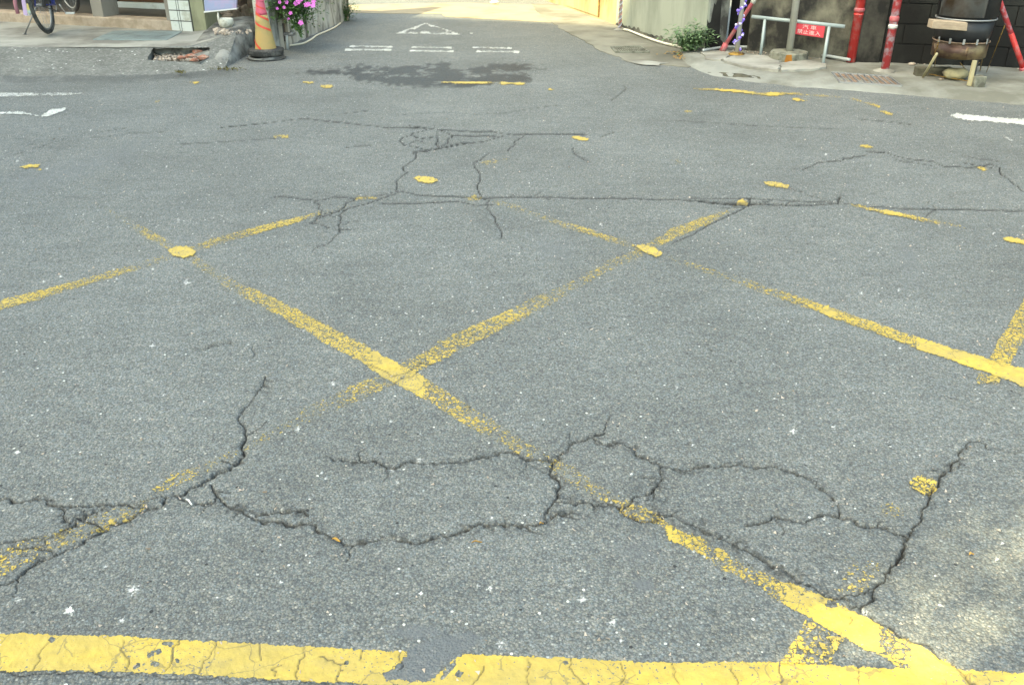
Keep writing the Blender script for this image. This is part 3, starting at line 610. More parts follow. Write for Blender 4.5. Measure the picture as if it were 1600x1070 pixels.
def patch(label, poly, dens=.9, color='yellow_paint', name='yellow_patch', bare=None, jagged=1.0):
    xs_ = [p[0] for p in poly]; ys_ = [p[1] for p in poly]; sl = window(min(xs_), max(xs_), min(ys_), max(ys_), 6)
    sd_ = sdpoly(PX[sl], PY[sl], poly); size = max(ys_)-min(ys_); sc = min(1, size/20)*jagged
    e = np.clip((sd_+edge_n[sl]*sc*.9)/(1.2*sc+.5)+.45, 0, 1)*(1-.55*np.clip((vnoise(PX[sl]*.7, PY[sl]*1.6, .35, 35)-.62)*5, 0, 1)*(1 if size < 18 and color[0] == 'y' else 0))
    e = e*(.75+.5*vnoise(X[sl], Y[sl], 45, 37))
    wear = max(0, .9-dens)
    d2 = np.clip(dens+(vnoise(X[sl], Y[sl], 12, 33)-.5)*wear*.8+.1, 0, 1.2) if dens < .95 else 1.3
    return finish_mark(name, sl, d2*e, label, color, bare)
def ell(cx, cy, a, b, sh=0, n=14): return [(cx+a*math.cos(2*math.pi*k/n), cy+b*math.sin(2*math.pi*k/n)+sh*a*math.cos(2*math.pi*k/n)) for k in range(n)]

strip('long worn yellow line crossing the road from left of centre to the bottom right',
      [(150, 318, 4, .12), (205, 350, 6, .2), (225, 362, 8, .55), (262, 382, 8, .6), (275, 389, 8, .1), (300, 404, 9, .1), (318, 417, 9, .35), (345, 436, 10, .2), (368, 448, 10, .3), (385, 457, 11, .65), (430, 478, 12, .78), (500, 518, 15, .84), (560, 548, 16, .88), (600, 574, 17, .97), (660, 604, 18, .95), (672, 612, 18, .68), (710, 637, 17, .64), (745, 657, 17, .45), (765, 667, 16, .4), (775, 675, 16, .2), (790, 684, 14, .5), (820, 700, 12, .35), (850, 714, 10, .08), (863, 725, 12, .35), (900, 748, 17, .36), (945, 772, 10, .5), (960, 780, 10, .12), (975, 791, 12, .42), (1035, 812, 10, .5), (1045, 832, 12, .95), (1070, 842, 13, .8), (1095, 852, 15, .55), (1112, 862, 14, .25), (1130, 875, 17, .6), (1168, 893, 13, .45), (1185, 904, 13, .6), (1205, 916, 18, .7), (1225, 926, 18, .9), (1237, 931, 20, 1), (1300, 960, 25, 1), (1355, 990, 25, 1), (1372, 998, 25, .96), (1380, 1002, 25, .8), (1400, 1014, 24, .75), (1418, 1022, 25, .85), (1432, 1030, 26, 1), (1500, 1062, 18, 1), (1530, 1075, 10, 1)],
      bare=[ell(1300, 943, 11, 6, .1, 7), ell(1254, 928, 4, 2.5)])
strip('faded yellow line running up and right across the middle of the road',
      [(-80, 918, 24, .4), (0, 880, 22, .5), (50, 857, 20, .45), (70, 849, 17, .28), (100, 838, 16, .42), (150, 817, 15, .32), (190, 803, 13, .36), (222, 790, 10, .3), (235, 775, 8, .06), (255, 757, 10, .3), (295, 742, 12, .38), (320, 732, 8, .12), (380, 700, 6, .05), (455, 662, 8, .1), (480, 650, 14, .32), (520, 632, 14, .26), (550, 617, 14, .42), (590, 601, 14, .52), (612, 590, 14, .3), (640, 574, 13, .55), (660, 564, 14, .62), (710, 537, 16, .74), (780, 505, 14, .72), (849, 470, 12, .52), (880, 455, 10, .36), (905, 442, 9, .22), (945, 419, 9, .42), (965, 410, 9, .25), (985, 402, 9, .3), (1020, 384, 8, .45), (1050, 366, 9, .7), (1090, 350, 8, .74), (1119, 339, 6, .6), (1140, 329, 4, .2), (1158, 320, 3, .1)])
strip('thin worn yellow line at the left edge rising to the solid yellow spot',
      [(-80, 502, 10, .85), (0, 478, 8, .82), (60, 462, 8, .7), (140, 439, 6, .66), (190, 424, 6, .62), (210, 418, 6, .35), (255, 405, 6, .25), (275, 400, 4, .08), (305, 387, 5, .3), (330, 380, 7, .6), (380, 366, 6, .55), (390, 363, 6, .75), (430, 352, 5, .78), (450, 348, 5, .9), (475, 341, 4, .6), (500, 333, 4, .22), (545, 322, 4, .12)])
strip('long yellow line at the right ending solid at the right edge',
      [(770, 316, 4, .3), (800, 323, 4, .38), (822, 330, 4, .3), (835, 336, 4, .12), (848, 341, 5, .4), (880, 351, 5, .4), (915, 361, 5, .62), (945, 371, 5, .6), (975, 380, 5, .45), (990, 386, 5, .3), (1030, 399, 5, .22), (1060, 409, 5, .2), (1085, 417, 5, .35), (1110, 425, 5, .22), (1150, 437, 6, .3), (1190, 452, 7, .52), (1240, 468, 8, .66), (1275, 480, 8, .78), (1290, 486, 8, .95), (1330, 500, 8.5, .9), (1400, 525, 9, .92), (1500, 559, 10, .95), (1540, 571, 11, 1), (1600, 592, 14, 1), (1700, 628, 18, 1)])
strip('short worn yellow line at the right edge meeting the solid line', [(420, 1655, 20, .75), (470, 1620, 21, .68), (530, 1581, 20, .75), (562, 1563, 19, .85), (572, 1560, 19, .9)], axis='y')
patch('speckled yellow remnant just below the line junction at right edge', [(1527, 583), (1563, 590), (1560, 603), (1525, 600)], .5)
strip('wide solid yellow line along the bottom of the photo',
      [(-120, 1018, 29, 1), (0, 1018, 29, 1), (173, 1020, 28, 1), (332, 1028, 27, 1), (474, 1036, 27, 1), (550, 1040, 27, 1), (718, 1048, 28, 1), (890, 1056, 28, 1), (1050, 1064, 29, .97), (1216, 1063, 30, 1), (1330, 1071, 31, 1), (1506, 1077, 30, 1), (1600, 1081, 30, 1), (1740, 1090, 32, 1)],
      bare=[[(636, 1022), (618, 1042), (628, 1064), (664, 1068), (692, 1047), (724, 1020), (718, 1010), (634, 1008)], [(598, 1051), (614, 1046), (630, 1044), (632, 1062), (604, 1063)], [(692, 1047), (712, 1032), (714, 1038), (700, 1056), (688, 1062)], ell(718, 1052, 8, 5, -.3),
            ell(262, 1005, 10, 5, .05, 7), ell(236, 1022, 6, 5, -.4), ell(247, 1017, 6, 4), ell(213, 1041, 7, 4, -.5), ell(243, 1038, 7, 3.5), ell(277, 1032, 4, 3), ell(82, 998, 5, 5), ell(541, 1035, 6, 4, -.3), ell(884, 1036, 2.5, 2.5), ell(1040, 1043, 2, 2)])
patch('worn yellow branch between the diagonal line and bottom line', [(1258, 968), (1318, 1000), (1305, 1020), (1296, 1038), (1218, 1038), (1232, 1015), (1248, 990)], .55)
patch('sparse yellow flakes left of the long straight crack near the bottom right', [(1318, 870), (1382, 880), (1362, 915), (1345, 925), (1300, 925), (1320, 900)], .36)
patch('orange yellow patch beside the upper end of the right-hand crack', [(1418, 748), (1440, 744), (1466, 752), (1462, 768), (1445, 775), (1424, 764)], .68)
patch('faint yellow specks left of the right-hand crack', [(1372, 788), (1400, 785), (1412, 800), (1408, 810), (1380, 812)], .3)
patch('solid yellow spot where two thin lines meet at left', [(262, 392), (275, 386), (298, 387), (307, 394), (300, 401), (286, 404), (272, 400)], 1)
patch('solid yellow spot where two lines meet right of centre', [(988, 384), (1003, 382), (1022, 388), (1035, 397), (1026, 402), (1008, 397)], 1)
patch('solid yellow dash above the long horizontal crack in the middle', [(645, 279), (655, 275), (678, 278), (686, 283), (676, 287), (656, 285)], 1)
patch('small yellow dash cut by a crack just left of centre', [(553, 309), (572, 306), (593, 308), (588, 313), (556, 313)], .66)
patch('small yellow patch on the crack crossing below the middle dash', [(728, 309), (740, 305), (753, 308), (751, 314), (732, 314)], .8)
patch('yellow dash alone beneath the crack network in the upper middle', [(891, 215), (903, 213), (921, 217), (918, 221), (903, 220)], 1)
patch('solid yellow dash above the long crack right of centre', [(1191, 286), (1204, 284), (1233, 290), (1230, 296), (1205, 292)], 1)
patch('small solid yellow patch on the long crack at right', [(1150, 315), (1160, 312), (1170, 315), (1168, 319), (1153, 319)], .95)
patch('small yellow dash above the curved crack at the right', [(1338, 228), (1352, 226), (1366, 231), (1360, 234), (1346, 232)], .9)
patch('small yellow dash in the crack cluster near the right edge', [(1524, 262), (1537, 261), (1545, 266), (1536, 269)], .85)
patch('solid yellow dash cut by the right edge below the long crack', [(1562, 371), (1600, 375), (1660, 386), (1660, 396), (1600, 384), (1570, 378)], .95)
strip('tapered yellow streak below the right end of the long crack', [(1328, 320, 1.5, .7), (1345, 324, 3, .7), (1370, 330, 3, .92), (1405, 336, 3.4, .95), (1440, 344, 3.4, .8), (1475, 350, 3, .4), (1510, 356, 2.5, .15)])
patch('pair-broken yellow dash near the left edge', [(31, 262), (45, 257), (63, 258), (60, 262), (38, 265)], .9)
patch('tiny yellow scrap below the left-edge dash', [(54, 266), (66, 264), (65, 268), (57, 268)], .85)
patch('small ragged yellow dash alone in the upper left of road', [(426, 213), (438, 211), (453, 213), (450, 217), (430, 216)], .8)
patch('yellow dash near the kerb hole at top left', [(296, 129), (305, 128), (314, 129), (308, 132), (298, 131)], .85)
patch('left of two close yellow dashes before the wet patch', [(472, 129), (482, 128), (494, 130), (484, 132)], .95)
patch('right of two close yellow dashes before the wet patch', [(500, 135), (510, 133), (523, 135), (516, 138), (504, 138)], .95)
patch('tiny faded yellow dash in the upper left of the road', [(240, 161), (246, 157), (251, 158), (248, 162)], .5)
strip('thin yellow bar along the edge of the wet patch', [(690, 129.5, 1.4, .97), (760, 130, 1.4, .97), (775, 130.2, .9, .6), (785, 131, 1.5, .97), (820, 131.5, 1.6, 1)], name='yellow_bar')
patch('tiny yellow dash right of the wet patch', [(853, 140), (860, 139), (869, 141), (862, 143)], .85)
strip('long ragged yellow streak at top right before the concrete apron', [(1083, 139.5, 1.4, .7), (1120, 141, 2, .95), (1160, 144, 2.2, .97), (1190, 148, 2.2, .9), (1210, 147.5, 3, .97), (1240, 147, 2, .8), (1262, 149, 1.5, .6), (1290, 151, 1.5, .7), (1315, 153, 1.2, .3)])
patch('yellow dash just below the long ragged streak', [(1233, 155), (1245, 154), (1263, 158), (1258, 160), (1242, 158)], .95)
strip('dotted yellow trail beside the right-hand apron', [(1328, 154, 1.5, .9), (1345, 159, 1.8, .8), (1350, 161, 1.5, .5), (1362, 164, 2, .85), (1375, 168, 2, .95)])
patch('yellow dash at the lower end of the dotted trail', [(1374, 175), (1382, 173), (1397, 179), (1393, 182), (1384, 180)], .8)
patch('tiny pale yellow dash below the ragged streak', [(1065, 174), (1075, 173.5), (1082, 175), (1074, 177)], .8)
patch('pale smudged yellow mark above the long crack', [(750, 255), (768, 250), (790, 245), (798, 250), (780, 255), (762, 258)], .36)
patch('faint yellow smudge right of centre in upper road', [(1046, 252), (1060, 249), (1068, 254), (1058, 258)], .3)
# white markings
W_ = dict(color='white_paint', name='white_marking')
strip('long thin white bar cut by the left edge', [(-120, 152, 5, .9), (0, 149, 3.4, .9), (55, 148.5, 2.6, .92), (62, 148.5, 2, .5), (80, 148.5, 3.2, .75), (110, 148, 2.4, .85), (128, 147, 1.5, .6)], **W_)
patch('white arrow head fragment at the left edge', [(-60, 170), (0, 175), (40, 176), (62, 181), (80, 172), (102, 171), (98, 175), (75, 184), (60, 185), (45, 180), (0, 179), (-60, 180)], .93, **W_)
patch('long white painted wedge cut by the right edge', [(1485, 181), (1494, 179), (1545, 184), (1600, 187), (1680, 192), (1680, 203), (1600, 196), (1545, 192), (1497, 187)], .98, **W_)
patch('short white scratch below the white wedge at right', [(1566, 214), (1572, 214), (1584, 221), (1580, 222)], .7, **W_)
for (x0, x1, y, h, lab) in ((546, 614, 73.8, 1.5, 'upper left white dash of the double stop line'), (539, 612, 79.2, 1.7, 'lower left white dash of the double stop line'),
                            (643, 706, 75, 1.4, 'upper middle white dash of the double stop line'), (640, 709, 80.8, 1.4, 'lower middle white dash of the double stop line'),
                            (738, 800, 75.6, 1.3, 'upper right white dash of the double stop line'), (744, 812, 81.5, 1.6, 'lower right white dash of the double stop line')):
    strip(lab, [(x0, y-.4, h, .95), ((x0+x1)/2, y, h, .88), (x1, y+.6, h, .95)], **W_)
yt = patch('white outlined give way triangle beyond the double dashes', [(617, 53.5), (665, 36), (723, 55.2)], .82, bare=[[(636, 50.8), (666, 40), (704, 51.8)]], jagged=.15, **W_)
patch('tiny white paint scrap right of the triangle', [(732, 53), (738, 52), (741, 53.5), (735, 54)], .8, **W_)

# ------------------------------------------------------------------ surfaces beside the road
def loft(name, low, up, prof, m, nu=60, jit=.006, hole=None, seed=1):
    """low/up: lists of (px, py, z) edges; prof: (v, z-blend) profile"""
    def resample(pl, n):
        w_ = [P(x, y, z) for x, y, z in pl]; a = np.array([[v.x, v.y, v.z] for v in w_]); d = np.r_[0, np.cumsum(np.linalg.norm(np.diff(a, axis=0), axis=1))]
        return d, a
    n = nu; t = np.linspace(0, 1, n)
    k = len(low); tk = np.linspace(0, 1, k)
    la = np.array([list(P(*p)) for p in low]); ua = np.array([list(P(*p)) for p in up])
    lo = np.stack([np.interp(t, tk, la[:, i]) for i in range(3)], -1); hi = np.stack([np.interp(t, tk, ua[:, i]) for i in range(3)], -1)
    vs = []; nv = len(prof)
    for v, zb in prof:
        row = lo*(1-v)+hi*v; row[:, 2] = lo[:, 2]*(1-zb)+hi[:, 2]*zb
        row[:, 2] += (vnoise(row[:, 0], row[:, 1], 3, seed)-.5)*jit+(vnoise(row[:, 0], row[:, 1], 14, seed)-.5)*jit*.7
        vs.append(row)
    vs = np.concatenate(vs)
    mb = MB(); mb.v = [tuple(v) for v in vs]
    for j in range(nv-1):
        for i in range(n-1):
            q = (j*n+i, j*n+i+1, (j+1)*n+i+1, (j+1)*n+i)
            if hole is not None:
                c = sum((Vector(mb.v[a]) for a in q), Vector())/4
                if hole(c): continue
            mb.f.append(q)
    return mb.build(name, m, smooth=True)
PZ = .15
def topix(v):
    d = v-O; zf = d.dot(FW); return 800+F*d.x/zf, 535-F*d.dot(UP)/zf
hole_poly = [(229, 94), (239, 76), (328, 74.5), (326, 90), (312, 98), (262, 96)]
def in_hole(c):
    x, y = topix(c); return float(sdpoly(np.array([x]), np.array([y]), hole_poly)[0]) > 0
lin = [(i/34, min(1, i/31)) for i in range(35)]
slope = loft('sidewalk_slope', [(-900, 151, -.01), (-300, 131, -.01), (0, 122, -.01), (150, 121, -.01), (250, 119, -.01), (330, 113, -.01), (352, 107, .0)],
      [(-900, 98, PZ), (-300, 79, PZ), (0, 73, PZ), (110, 72, PZ), (220, 72, PZ), (300, 71, PZ+.01), (372, 50, .25)], lin, 'ramp', 260, .012, in_hole)
struct(slope)
struct(loft('sidewalk', [(-900, 98, PZ), (-300, 79, PZ), (0, 73, PZ), (110, 72, PZ), (220, 72, PZ), (300, 71, PZ+.01), (372, 50, .25)],
     [(-900, 30, PZ), (-300, 20, PZ), (0, 12, PZ), (110, 14, PZ), (220, 20, PZ), (300, 25, PZ), (420, 22, .26)], [(i/12, i/12) for i in range(13)], 'concrete', 140, .005))
# pale worn lip along the top of the slope
mb = MB(); prev = None
for i in range(61):
    x = -200+i*(490)/60; y = 72.5+.4*math.sin(i*.7)
    a = P(x, y+1.6, PZ+.001); b = P(x, y-3.0, PZ+.012); c = P(x, y-4, PZ+.004)
    cur = [a, b, c]
    if prev: mb.add(prev+cur, [(0, 3, 4, 1), (1, 4, 5, 2)])
    prev = cur
struct(mb.build('sidewalk_edge', 'concrete', smooth=True))
# hole walls and soil
hp = [P(x, y, z) for (x, y), z in zip(hole_poly, (.055, .125, .13, .085, .06, .055))]
mb = MB(); c0 = sum(hp, Vector())/6
mb.prism([Vector((v.x, v.y, .008)) for v in hp], [Vector((v.x, v.y, .03)) for v in hp])
hs = struct(mb.build('gutter_hole_soil', 'soil'))
mb = MB()
top = [P(x, y, z) for (x, y), z in zip(hole_poly, (.055, .125, .13, .085, .06, .055))]
for i in (0, 1, 2, 3, 4, 5):
    a, b = top[i], top[(i+1) % 6]; o1 = (a-c0)*.02; o2 = (b-c0)*.02
    mb.add([a+Vector((0, 0, .004)), b+Vector((0, 0, .004)), Vector((b.x, b.y, 0)), Vector((a.x, a.y, 0))], [(0, 1, 2, 3)])
struct(mb.build('gutter_hole_side', 'kerb'))
q = random.Random(3)
for i, (x, y, s, lab) in enumerate(((310, 84, .10, 'largest broken red brick piece at the right of the gutter hole'), (297, 88, .075, 'broken red brick piece in the middle of the gutter hole'), (318, 90, .07, 'small broken brick at the right rim of gutter hole'),
                                    (284, 90, .05, 'small brick fragment left of the larger bricks in the hole'), (303, 93, .05, 'small brick fragment at the front rim of the gutter hole'))):
    o = MB().rock(P(x, y, .08)+Vector((0, 0, -.005)), (s*1.7, s*1.2, s*.85), i, 5, .3).build('brick_fragment', 'brick'); tag(o, lab, 'brick', 'broken bricks in the gutter hole')
mb = MB()
for _ in range(150):
    x = q.uniform(242, 318); y = q.uniform(84, 95); mb.rock(P(x, y, .055), (q.uniform(.015, .045),)*3, q.random(), 3, .4)
tag(mb.build('rubble_crumbs', 'stone_pale'), 'pale and reddish crumbs of rubble lying in the gutter hole', 'rubble', kind='stuff')

# raised kerb that bounds the lane beside the cone
def kerb_block():
    mb = MB(); sec = [((350, 106), .01, .02), ((356, 104), .02, .07), ((366, 98), .05, .13), ((376, 93), .04, .20), ((388, 86), .04, .26), ((402, 78), .03, .30), ((415, 72), .03, .32)]
    rings = []
    for (x, y), _, h in sec:
        b = P(x, y, 0); L_ = Vector((-.32, .10, 0))
        rings.append([b, b+Vector((-.015, .01, h*.55)), b+Vector((-.05, .02, h*.93)), b+Vector((-.10, .03, h)), b+L_*.8+Vector((0, 0, h*.99)), b+L_*1.6+Vector((0, 0, max(0, h-.03))), b+L_*1.7])
    # subdivide along
    out = []
    for i in range(len(rings)-1):
        for s in range(5):
            t = s/5; out.append([rings[i][k].lerp(rings[i+1][k], t) for k in range(7)])
    out.append(rings[-1])
    for r_ in out:
        for k in range(7):
            n_ = mnoise.noise(r_[k]*6)*.022+mnoise.noise(r_[k]*17)*.012; r_[k] = r_[k]+Vector((n_, n_*.4, n_*.7 if k else 0))
    vs = [v for r_ in out for v in r_]; n = 7
    mb.add(vs, [(i*n+j, i*n+j+1, (i+1)*n+j+1, (i+1)*n+j) for i in range(len(out)-1) for j in range(n-1)])
    return mb.build('kerb', 'kerb', smooth=True)
struct(kerb_block())
mb = MB()
for _ in range(110):
    x = q.gauss(352, 16); y = 107.5+abs(q.gauss(0, 1.6)); p = P(x, y, .004)
    mb.leaf(p, Vector((q.uniform(-1, 1), q.uniform(-1, 1), q.uniform(.2, 1))), q.uniform(.015, .045), .012)
tag(mb.build('moss_clump', 'moss'), 'brown green moss growing at the foot of the kerb end', 'moss', kind='stuff')
mb = MB()
for _ in range(120):
    p = P(q.gauss(282, 4), 113.5+q.gauss(0, 1.1), .03); mb.leaf(p, Vector((q.uniform(-1, 1), q.uniform(-1, 1), q.uniform(.2, 1))), q.uniform(.01, .03), .01)
tag(mb.build('moss_clump', 'moss'), 'small dry moss tuft on the slope below the brick hole', 'moss', kind='stuff')

def flat(poly, z, name, m, jag=.03):
    qq = random.Random(len(poly)); pts = []
    for i in range(len(poly)):
        a = P(*poly[i], z); b = P(*poly[(i+1) % len(poly)], z); n = max(1, min(60, int((b-a).length/.08)))
        for k in range(n): v = a.lerp(b, k/n); pts.append(v+Vector((mnoise.noise(v*4)*jag*1.5+qq.uniform(-jag, jag)*.5, mnoise.noise(v*5)*jag*1.5, 0)))
    return struct(MB().prism([v-Vector((0, 0, z+.01)) for v in pts], pts).build(name, m))
# far lane: sandy concrete strip, its near edge shaped on the shadow line
flat([(400, 22), (540, 20.5), (690, 22), (700, 26.5), (840, 34), (975, 42), (975, 12), (720, 4.5), (540, 8), (400, 10)], .004, 'lane_paving', 'concrete_warm')
flat([(842, 21), (872, 42), (905, 60), (935, 78), (985, 97), (1075, 105), (1110, 74), (1040, 62), (985, 40), (960, 8), (830, 6)], .007, 'gutter_strip', 'gutter')

# right-hand concrete apron
low = [(1060, 88), (1072, 104), (1110, 120), (1180, 131), (1240, 137), (1320, 143), (1430, 152), (1600, 167), (1800, 184), (2500, 240)]
up = [(1100, 70), (1112, 68), (1150, 68), (1200, 70), (1262, 76), (1330, 88), (1430, 96), (1600, 105), (1800, 116), (2500, 160)]
AZ = .055
struct(loft('concrete_apron', [(x, y, -.006) for x, y in low], [(x, y, AZ) for x, y in up], [(0, 0), (.04, .3), (.10, .62), (.18, .82), (.3, .95), (.45, 1), (.6, 1), (.8, 1), (1, 1)], 'apron', 220, .012, seed=4))
from mathutils.bvhtree import BVHTree
bpy.context.view_layer.update()
_ap = bpy.data.objects['concrete_apron'].data
APB = BVHTree.FromPolygons([v.co.copy() for v in _ap.vertices], [tuple(p.vertices) for p in _ap.polygons])
def G(x, y, dz=0.0):
    h = APB.ray_cast(O, ray(x, y).normalized())[0]
    return (h if h is not None else P(x, y, 0))+Vector((0, 0, dz))
def slab(poly, z, th, label, m='concrete', name='concrete_slab', jag=.02, seed=0):
    qq = random.Random(seed); pts = []
    for i in range(len(poly)):
        a = G(*poly[i], z); b = G(*poly[(i+1) % len(poly)], z); n = max(2, int((b-a).length/.06))
        for k in range(n): v = a.lerp(b, k/n); pts.append(v+Vector((qq.uniform(-jag, jag), qq.uniform(-jag, jag), qq.uniform(-.003, .003))))
    o = MB().prism([v-Vector((0, 0, th)) for v in pts], pts).build(name, m)
    return tag(o, label, 'slab')
slab([(1098, 84), (1130, 80), (1150, 87), (1126, 96), (1104, 94)], .016, .04, 'small cracked concrete slab beside the leafy plant', seed=1)
slab([(1128, 97), (1152, 88), (1190, 90), (1218, 100), (1216, 113), (1200, 112), (1160, 107)], .026, .05, 'large broken concrete slab lifted in front of the light-wrapped pole', seed=2)
slab([(1220, 101), (1262, 97), (1290, 103), (1286, 109), (1262, 112), (1219, 113)], .02, .04, 'broken concrete slab under the octagonal pole base', seed=3)
sl_ = slab([(1106, 113.5), (1150, 115), (1186, 121), (1188, 123.5), (1140, 121)], .004, .003, 'dark patch on the sloping front of the apron', 'wood_old', 'dark_patch', .01, 4); sl_['category'] = 'patch'  # thin dark sheet laid on the apron's front slope
# grates
def grate(name, corners, z, nbar, label, fill, barm, cat='grate', group=None):
    c = [G(x, y, z) for x, y in corners]; base = sum(c, Vector())/4; t = thing(name, label, cat, base, group)
    MB().prism([v-Vector((0, 0, .012)) for v in c], [v for v in c]).build('recess', fill, t)
    fr = MB()
    for i in range(4): fr.tube([c[i]+Vector((0, 0, .004)), c[(i+1) % 4]+Vector((0, 0, .004))], .012, 4)
    fr.build('frame', barm, t)
    me = None
    for i in range(1, nbar):
        a = c[0].lerp(c[1], i/nbar); b = c[3].lerp(c[2], i/nbar)
        MB().tube([a+Vector((0, 0, .004)), b+Vector((0, 0, .004))], .010 if nbar < 12 else .006, 4).build('bar', barm, t)
    return t
grate('drain_grate', [(1300, 115), (1388, 121), (1408, 136), (1312, 130)], .004, 9, 'rusty drain grate with pale bars set in the right-hand apron', 'rust', 'steel', group='drain grates')
grate('drain_grate', [(955, 76), (1000, 75), (1014, 84), (962, 84)], .012, 14, 'narrow slatted drain grate in front of the pale green wall', 'wood_old', 'base_concrete', group='drain grates')
o = slab([(978, 98.5), (1010, 97), (1042, 100), (1030, 104), (1000, 103)], .013, .004, 'pale cement patch on the road edge before the slatted grate', 'concrete', 'cement_patch', .03, 6); o['category'] = 'patch'

# ------------------------------------------------------------------ shop front at left
FA = P(-60, 30.5, PZ); FB = P(273, 48.5, PZ)
fd = (FB-FA).normalized(); fn = Vector((-fd.y, fd.x, 0))      # fn points into the building
def fpt(x, y, off=0.0):
    A = FA+fn*off; B = FB+fn*off; return onplane(x, y, A, B)
def falong(x, y, off=0): return (fpt(x, y, off)-FA).dot(fd)
def fbox(mb, u0, u1, o0, o1, z0, z1):
    f = lambda u, o_, z: Vector((FA.x, FA.y, 0))+fd*u+fn*o_+Vector((0, 0, z))
    return mb.prism([f(u0, o0, z0), f(u1, o0, z0), f(u1, o1, z0), f(u0, o1, z0)], [f(u0, o0, z1), f(u1, o0, z1), f(u1, o1, z1), f(u0, o1, z1)])
shop = thing('shop_building', 'tiled shop front with raised porch and brown wooden door at top left', 'building', (FB.x-1, FB.y+.4, PZ))
uR = (FB-FA).length
u_end = falong(302, 46); FZ = PZ+.115
fbox(MB(), -6, uR, 0, .25, PZ-.02, FZ).build('step', 'terrazzo', shop, bevel=.012)
fbox(MB(), -6, uR, .25, 2.6, PZ-.02, FZ+.004).build('porch_floor', 'floor', shop)
up1 = falong(145, 34), falong(162, 35)
fbox(MB(), up1[0], up1[1], .02, .30, FZ, 2.4).build('pillar', 'plaster_grey', shop)
# right tiled pillar
u0, u1 = falong(270, 48), falong(303, 49)
fbox(MB(), u0, u1, -.01, .5, PZ-.03, 2.4).build('pillar', 'grout', shop)
fbox(MB(), u0-.06, u0-.002, .0, .5, FZ+.003, 2.4).build('door_jamb', 'plaster_grey', shop)
def tiles(u0, u1, off, z0, z1, nw, ph, pars, dark=.012):
    wd = (u1-u0)/sum(nw); me = {}
    z = z0; r_ = 0
    while z < z1:
        u = u0
        for k in nw:
            o = fbox(MB(), u+dark/2, u+wd*k-dark/2, off-.008, off+.001, z+dark/2, z+ph-dark/2).build('tile', 'tile', pars); u += wd*k
        z += ph; r_ += 1
tiles(u0, u1, -.01, PZ+.0, PZ+1.1, (4, 1, 5), .118, shop)
# tiled panel in the porch behind
OB = .9
ub0, ub1 = falong(158, 17, OB), falong(183, 18, OB)
fbox(MB(), ub0, ub1, OB, OB+.12, FZ, 2.4).build('wall_panel', 'grout', shop)
tiles(ub0, ub1, OB, FZ+.0, FZ+.95, (2, 3), .118, shop)
ud0, ud1 = falong(184, 18, OB), falong(266, 18, OB)
fbox(MB(), ud0, ud1+.02, OB-.02, OB+.1, FZ, FZ+.075).build('sill', 'sill', shop, bevel=.006)
fbox(MB(), ud0, ud0+.03, OB-.01, OB+.1, FZ+.076, 2.35).build('door_frame', 'black_metal', shop)
door = fbox(MB(), ud0+.032, ud1+.02, OB+.02, OB+.07, FZ+.08, 2.4).build('door', 'wood_dark', shop)
um = (ud0+ud1)/2
for a, b in ((ud0+.10, um-.08), (um+.10, ud1-.03)):
    fbox(MB(), a, b, OB+.005, OB+.018, FZ+.15, 2.2).build('pane', 'glass_brown', door)
fbox(MB(), ud1+.03, u0-.08, OB, OB+.1, FZ, 2.4).build('wall_panel', 'plaster_grey', shop)
# dark recess and goods shelf behind the bicycle, left tiled low wall
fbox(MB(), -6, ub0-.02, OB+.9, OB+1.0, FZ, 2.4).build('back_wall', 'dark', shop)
ul0, ul1 = falong(126, 8, OB+.85), falong(141, 8, OB+.85)
fbox(MB(), ul0-.3, ul1, OB+.84, OB+.88, FZ+.16, 2.0).build('wall_panel', 'grout', shop)
tiles(ul0-.3, ul1, OB+.83, FZ+.18, FZ+.6, (1, 1, 1, 1), .14, shop)
fbox(MB(), -6, uR, -.05, 2.2, 2.4, 2.5).build('canopy_slab', 'concrete', shop)
# side wall right of the tiled pillar
e0, e1 = falong(303, 48), falong(323, 47)
fbox(MB(), e0+.003, e1, .0, 3.0, PZ-.03, 2.4).build('side_wall', 'plaster_olive', shop)
# dark board standing in for the shadowed gap behind the tree
A_, B_ = P(310, 31, .2), P(425, 26, .2)
dn = Vector((-(B_-A_).y, (B_-A_).x, 0)).normalized()
o = MB().prism([A_, B_, B_+dn*.2, A_+dn*.2], [v+Vector((0, 0, 1.5)) for v in (A_, B_, B_+dn*.2, A_+dn*.2)]).build('gap_shade_board', 'wood_old')
tag(o, 'dark board standing in for the shaded gap behind the tree roots', 'wall')

# steel plate ramp
pc = [P(x, y, PZ+.012) for x, y in ((145, 61.5), (261, 62.5), (285, 49.2), (178, 48))]
t = thing('steel_plate', 'flat blue grey ribbed steel plate lying before the tiled shop step', 'plate', sum(pc, Vector())/4)
MB().prism([v-Vector((0, 0, .012)) for v in pc], pc).build('plate', 'plate', t, bevel=.002)
for i in range(1, 12):
    a = pc[0].lerp(pc[1], i/12); b = pc[3].lerp(pc[2], i/12); MB().tube([a-Vector((0, 0, .002)), b-Vector((0, 0, .002))], .004, 4).build('rib', 'plate', t)

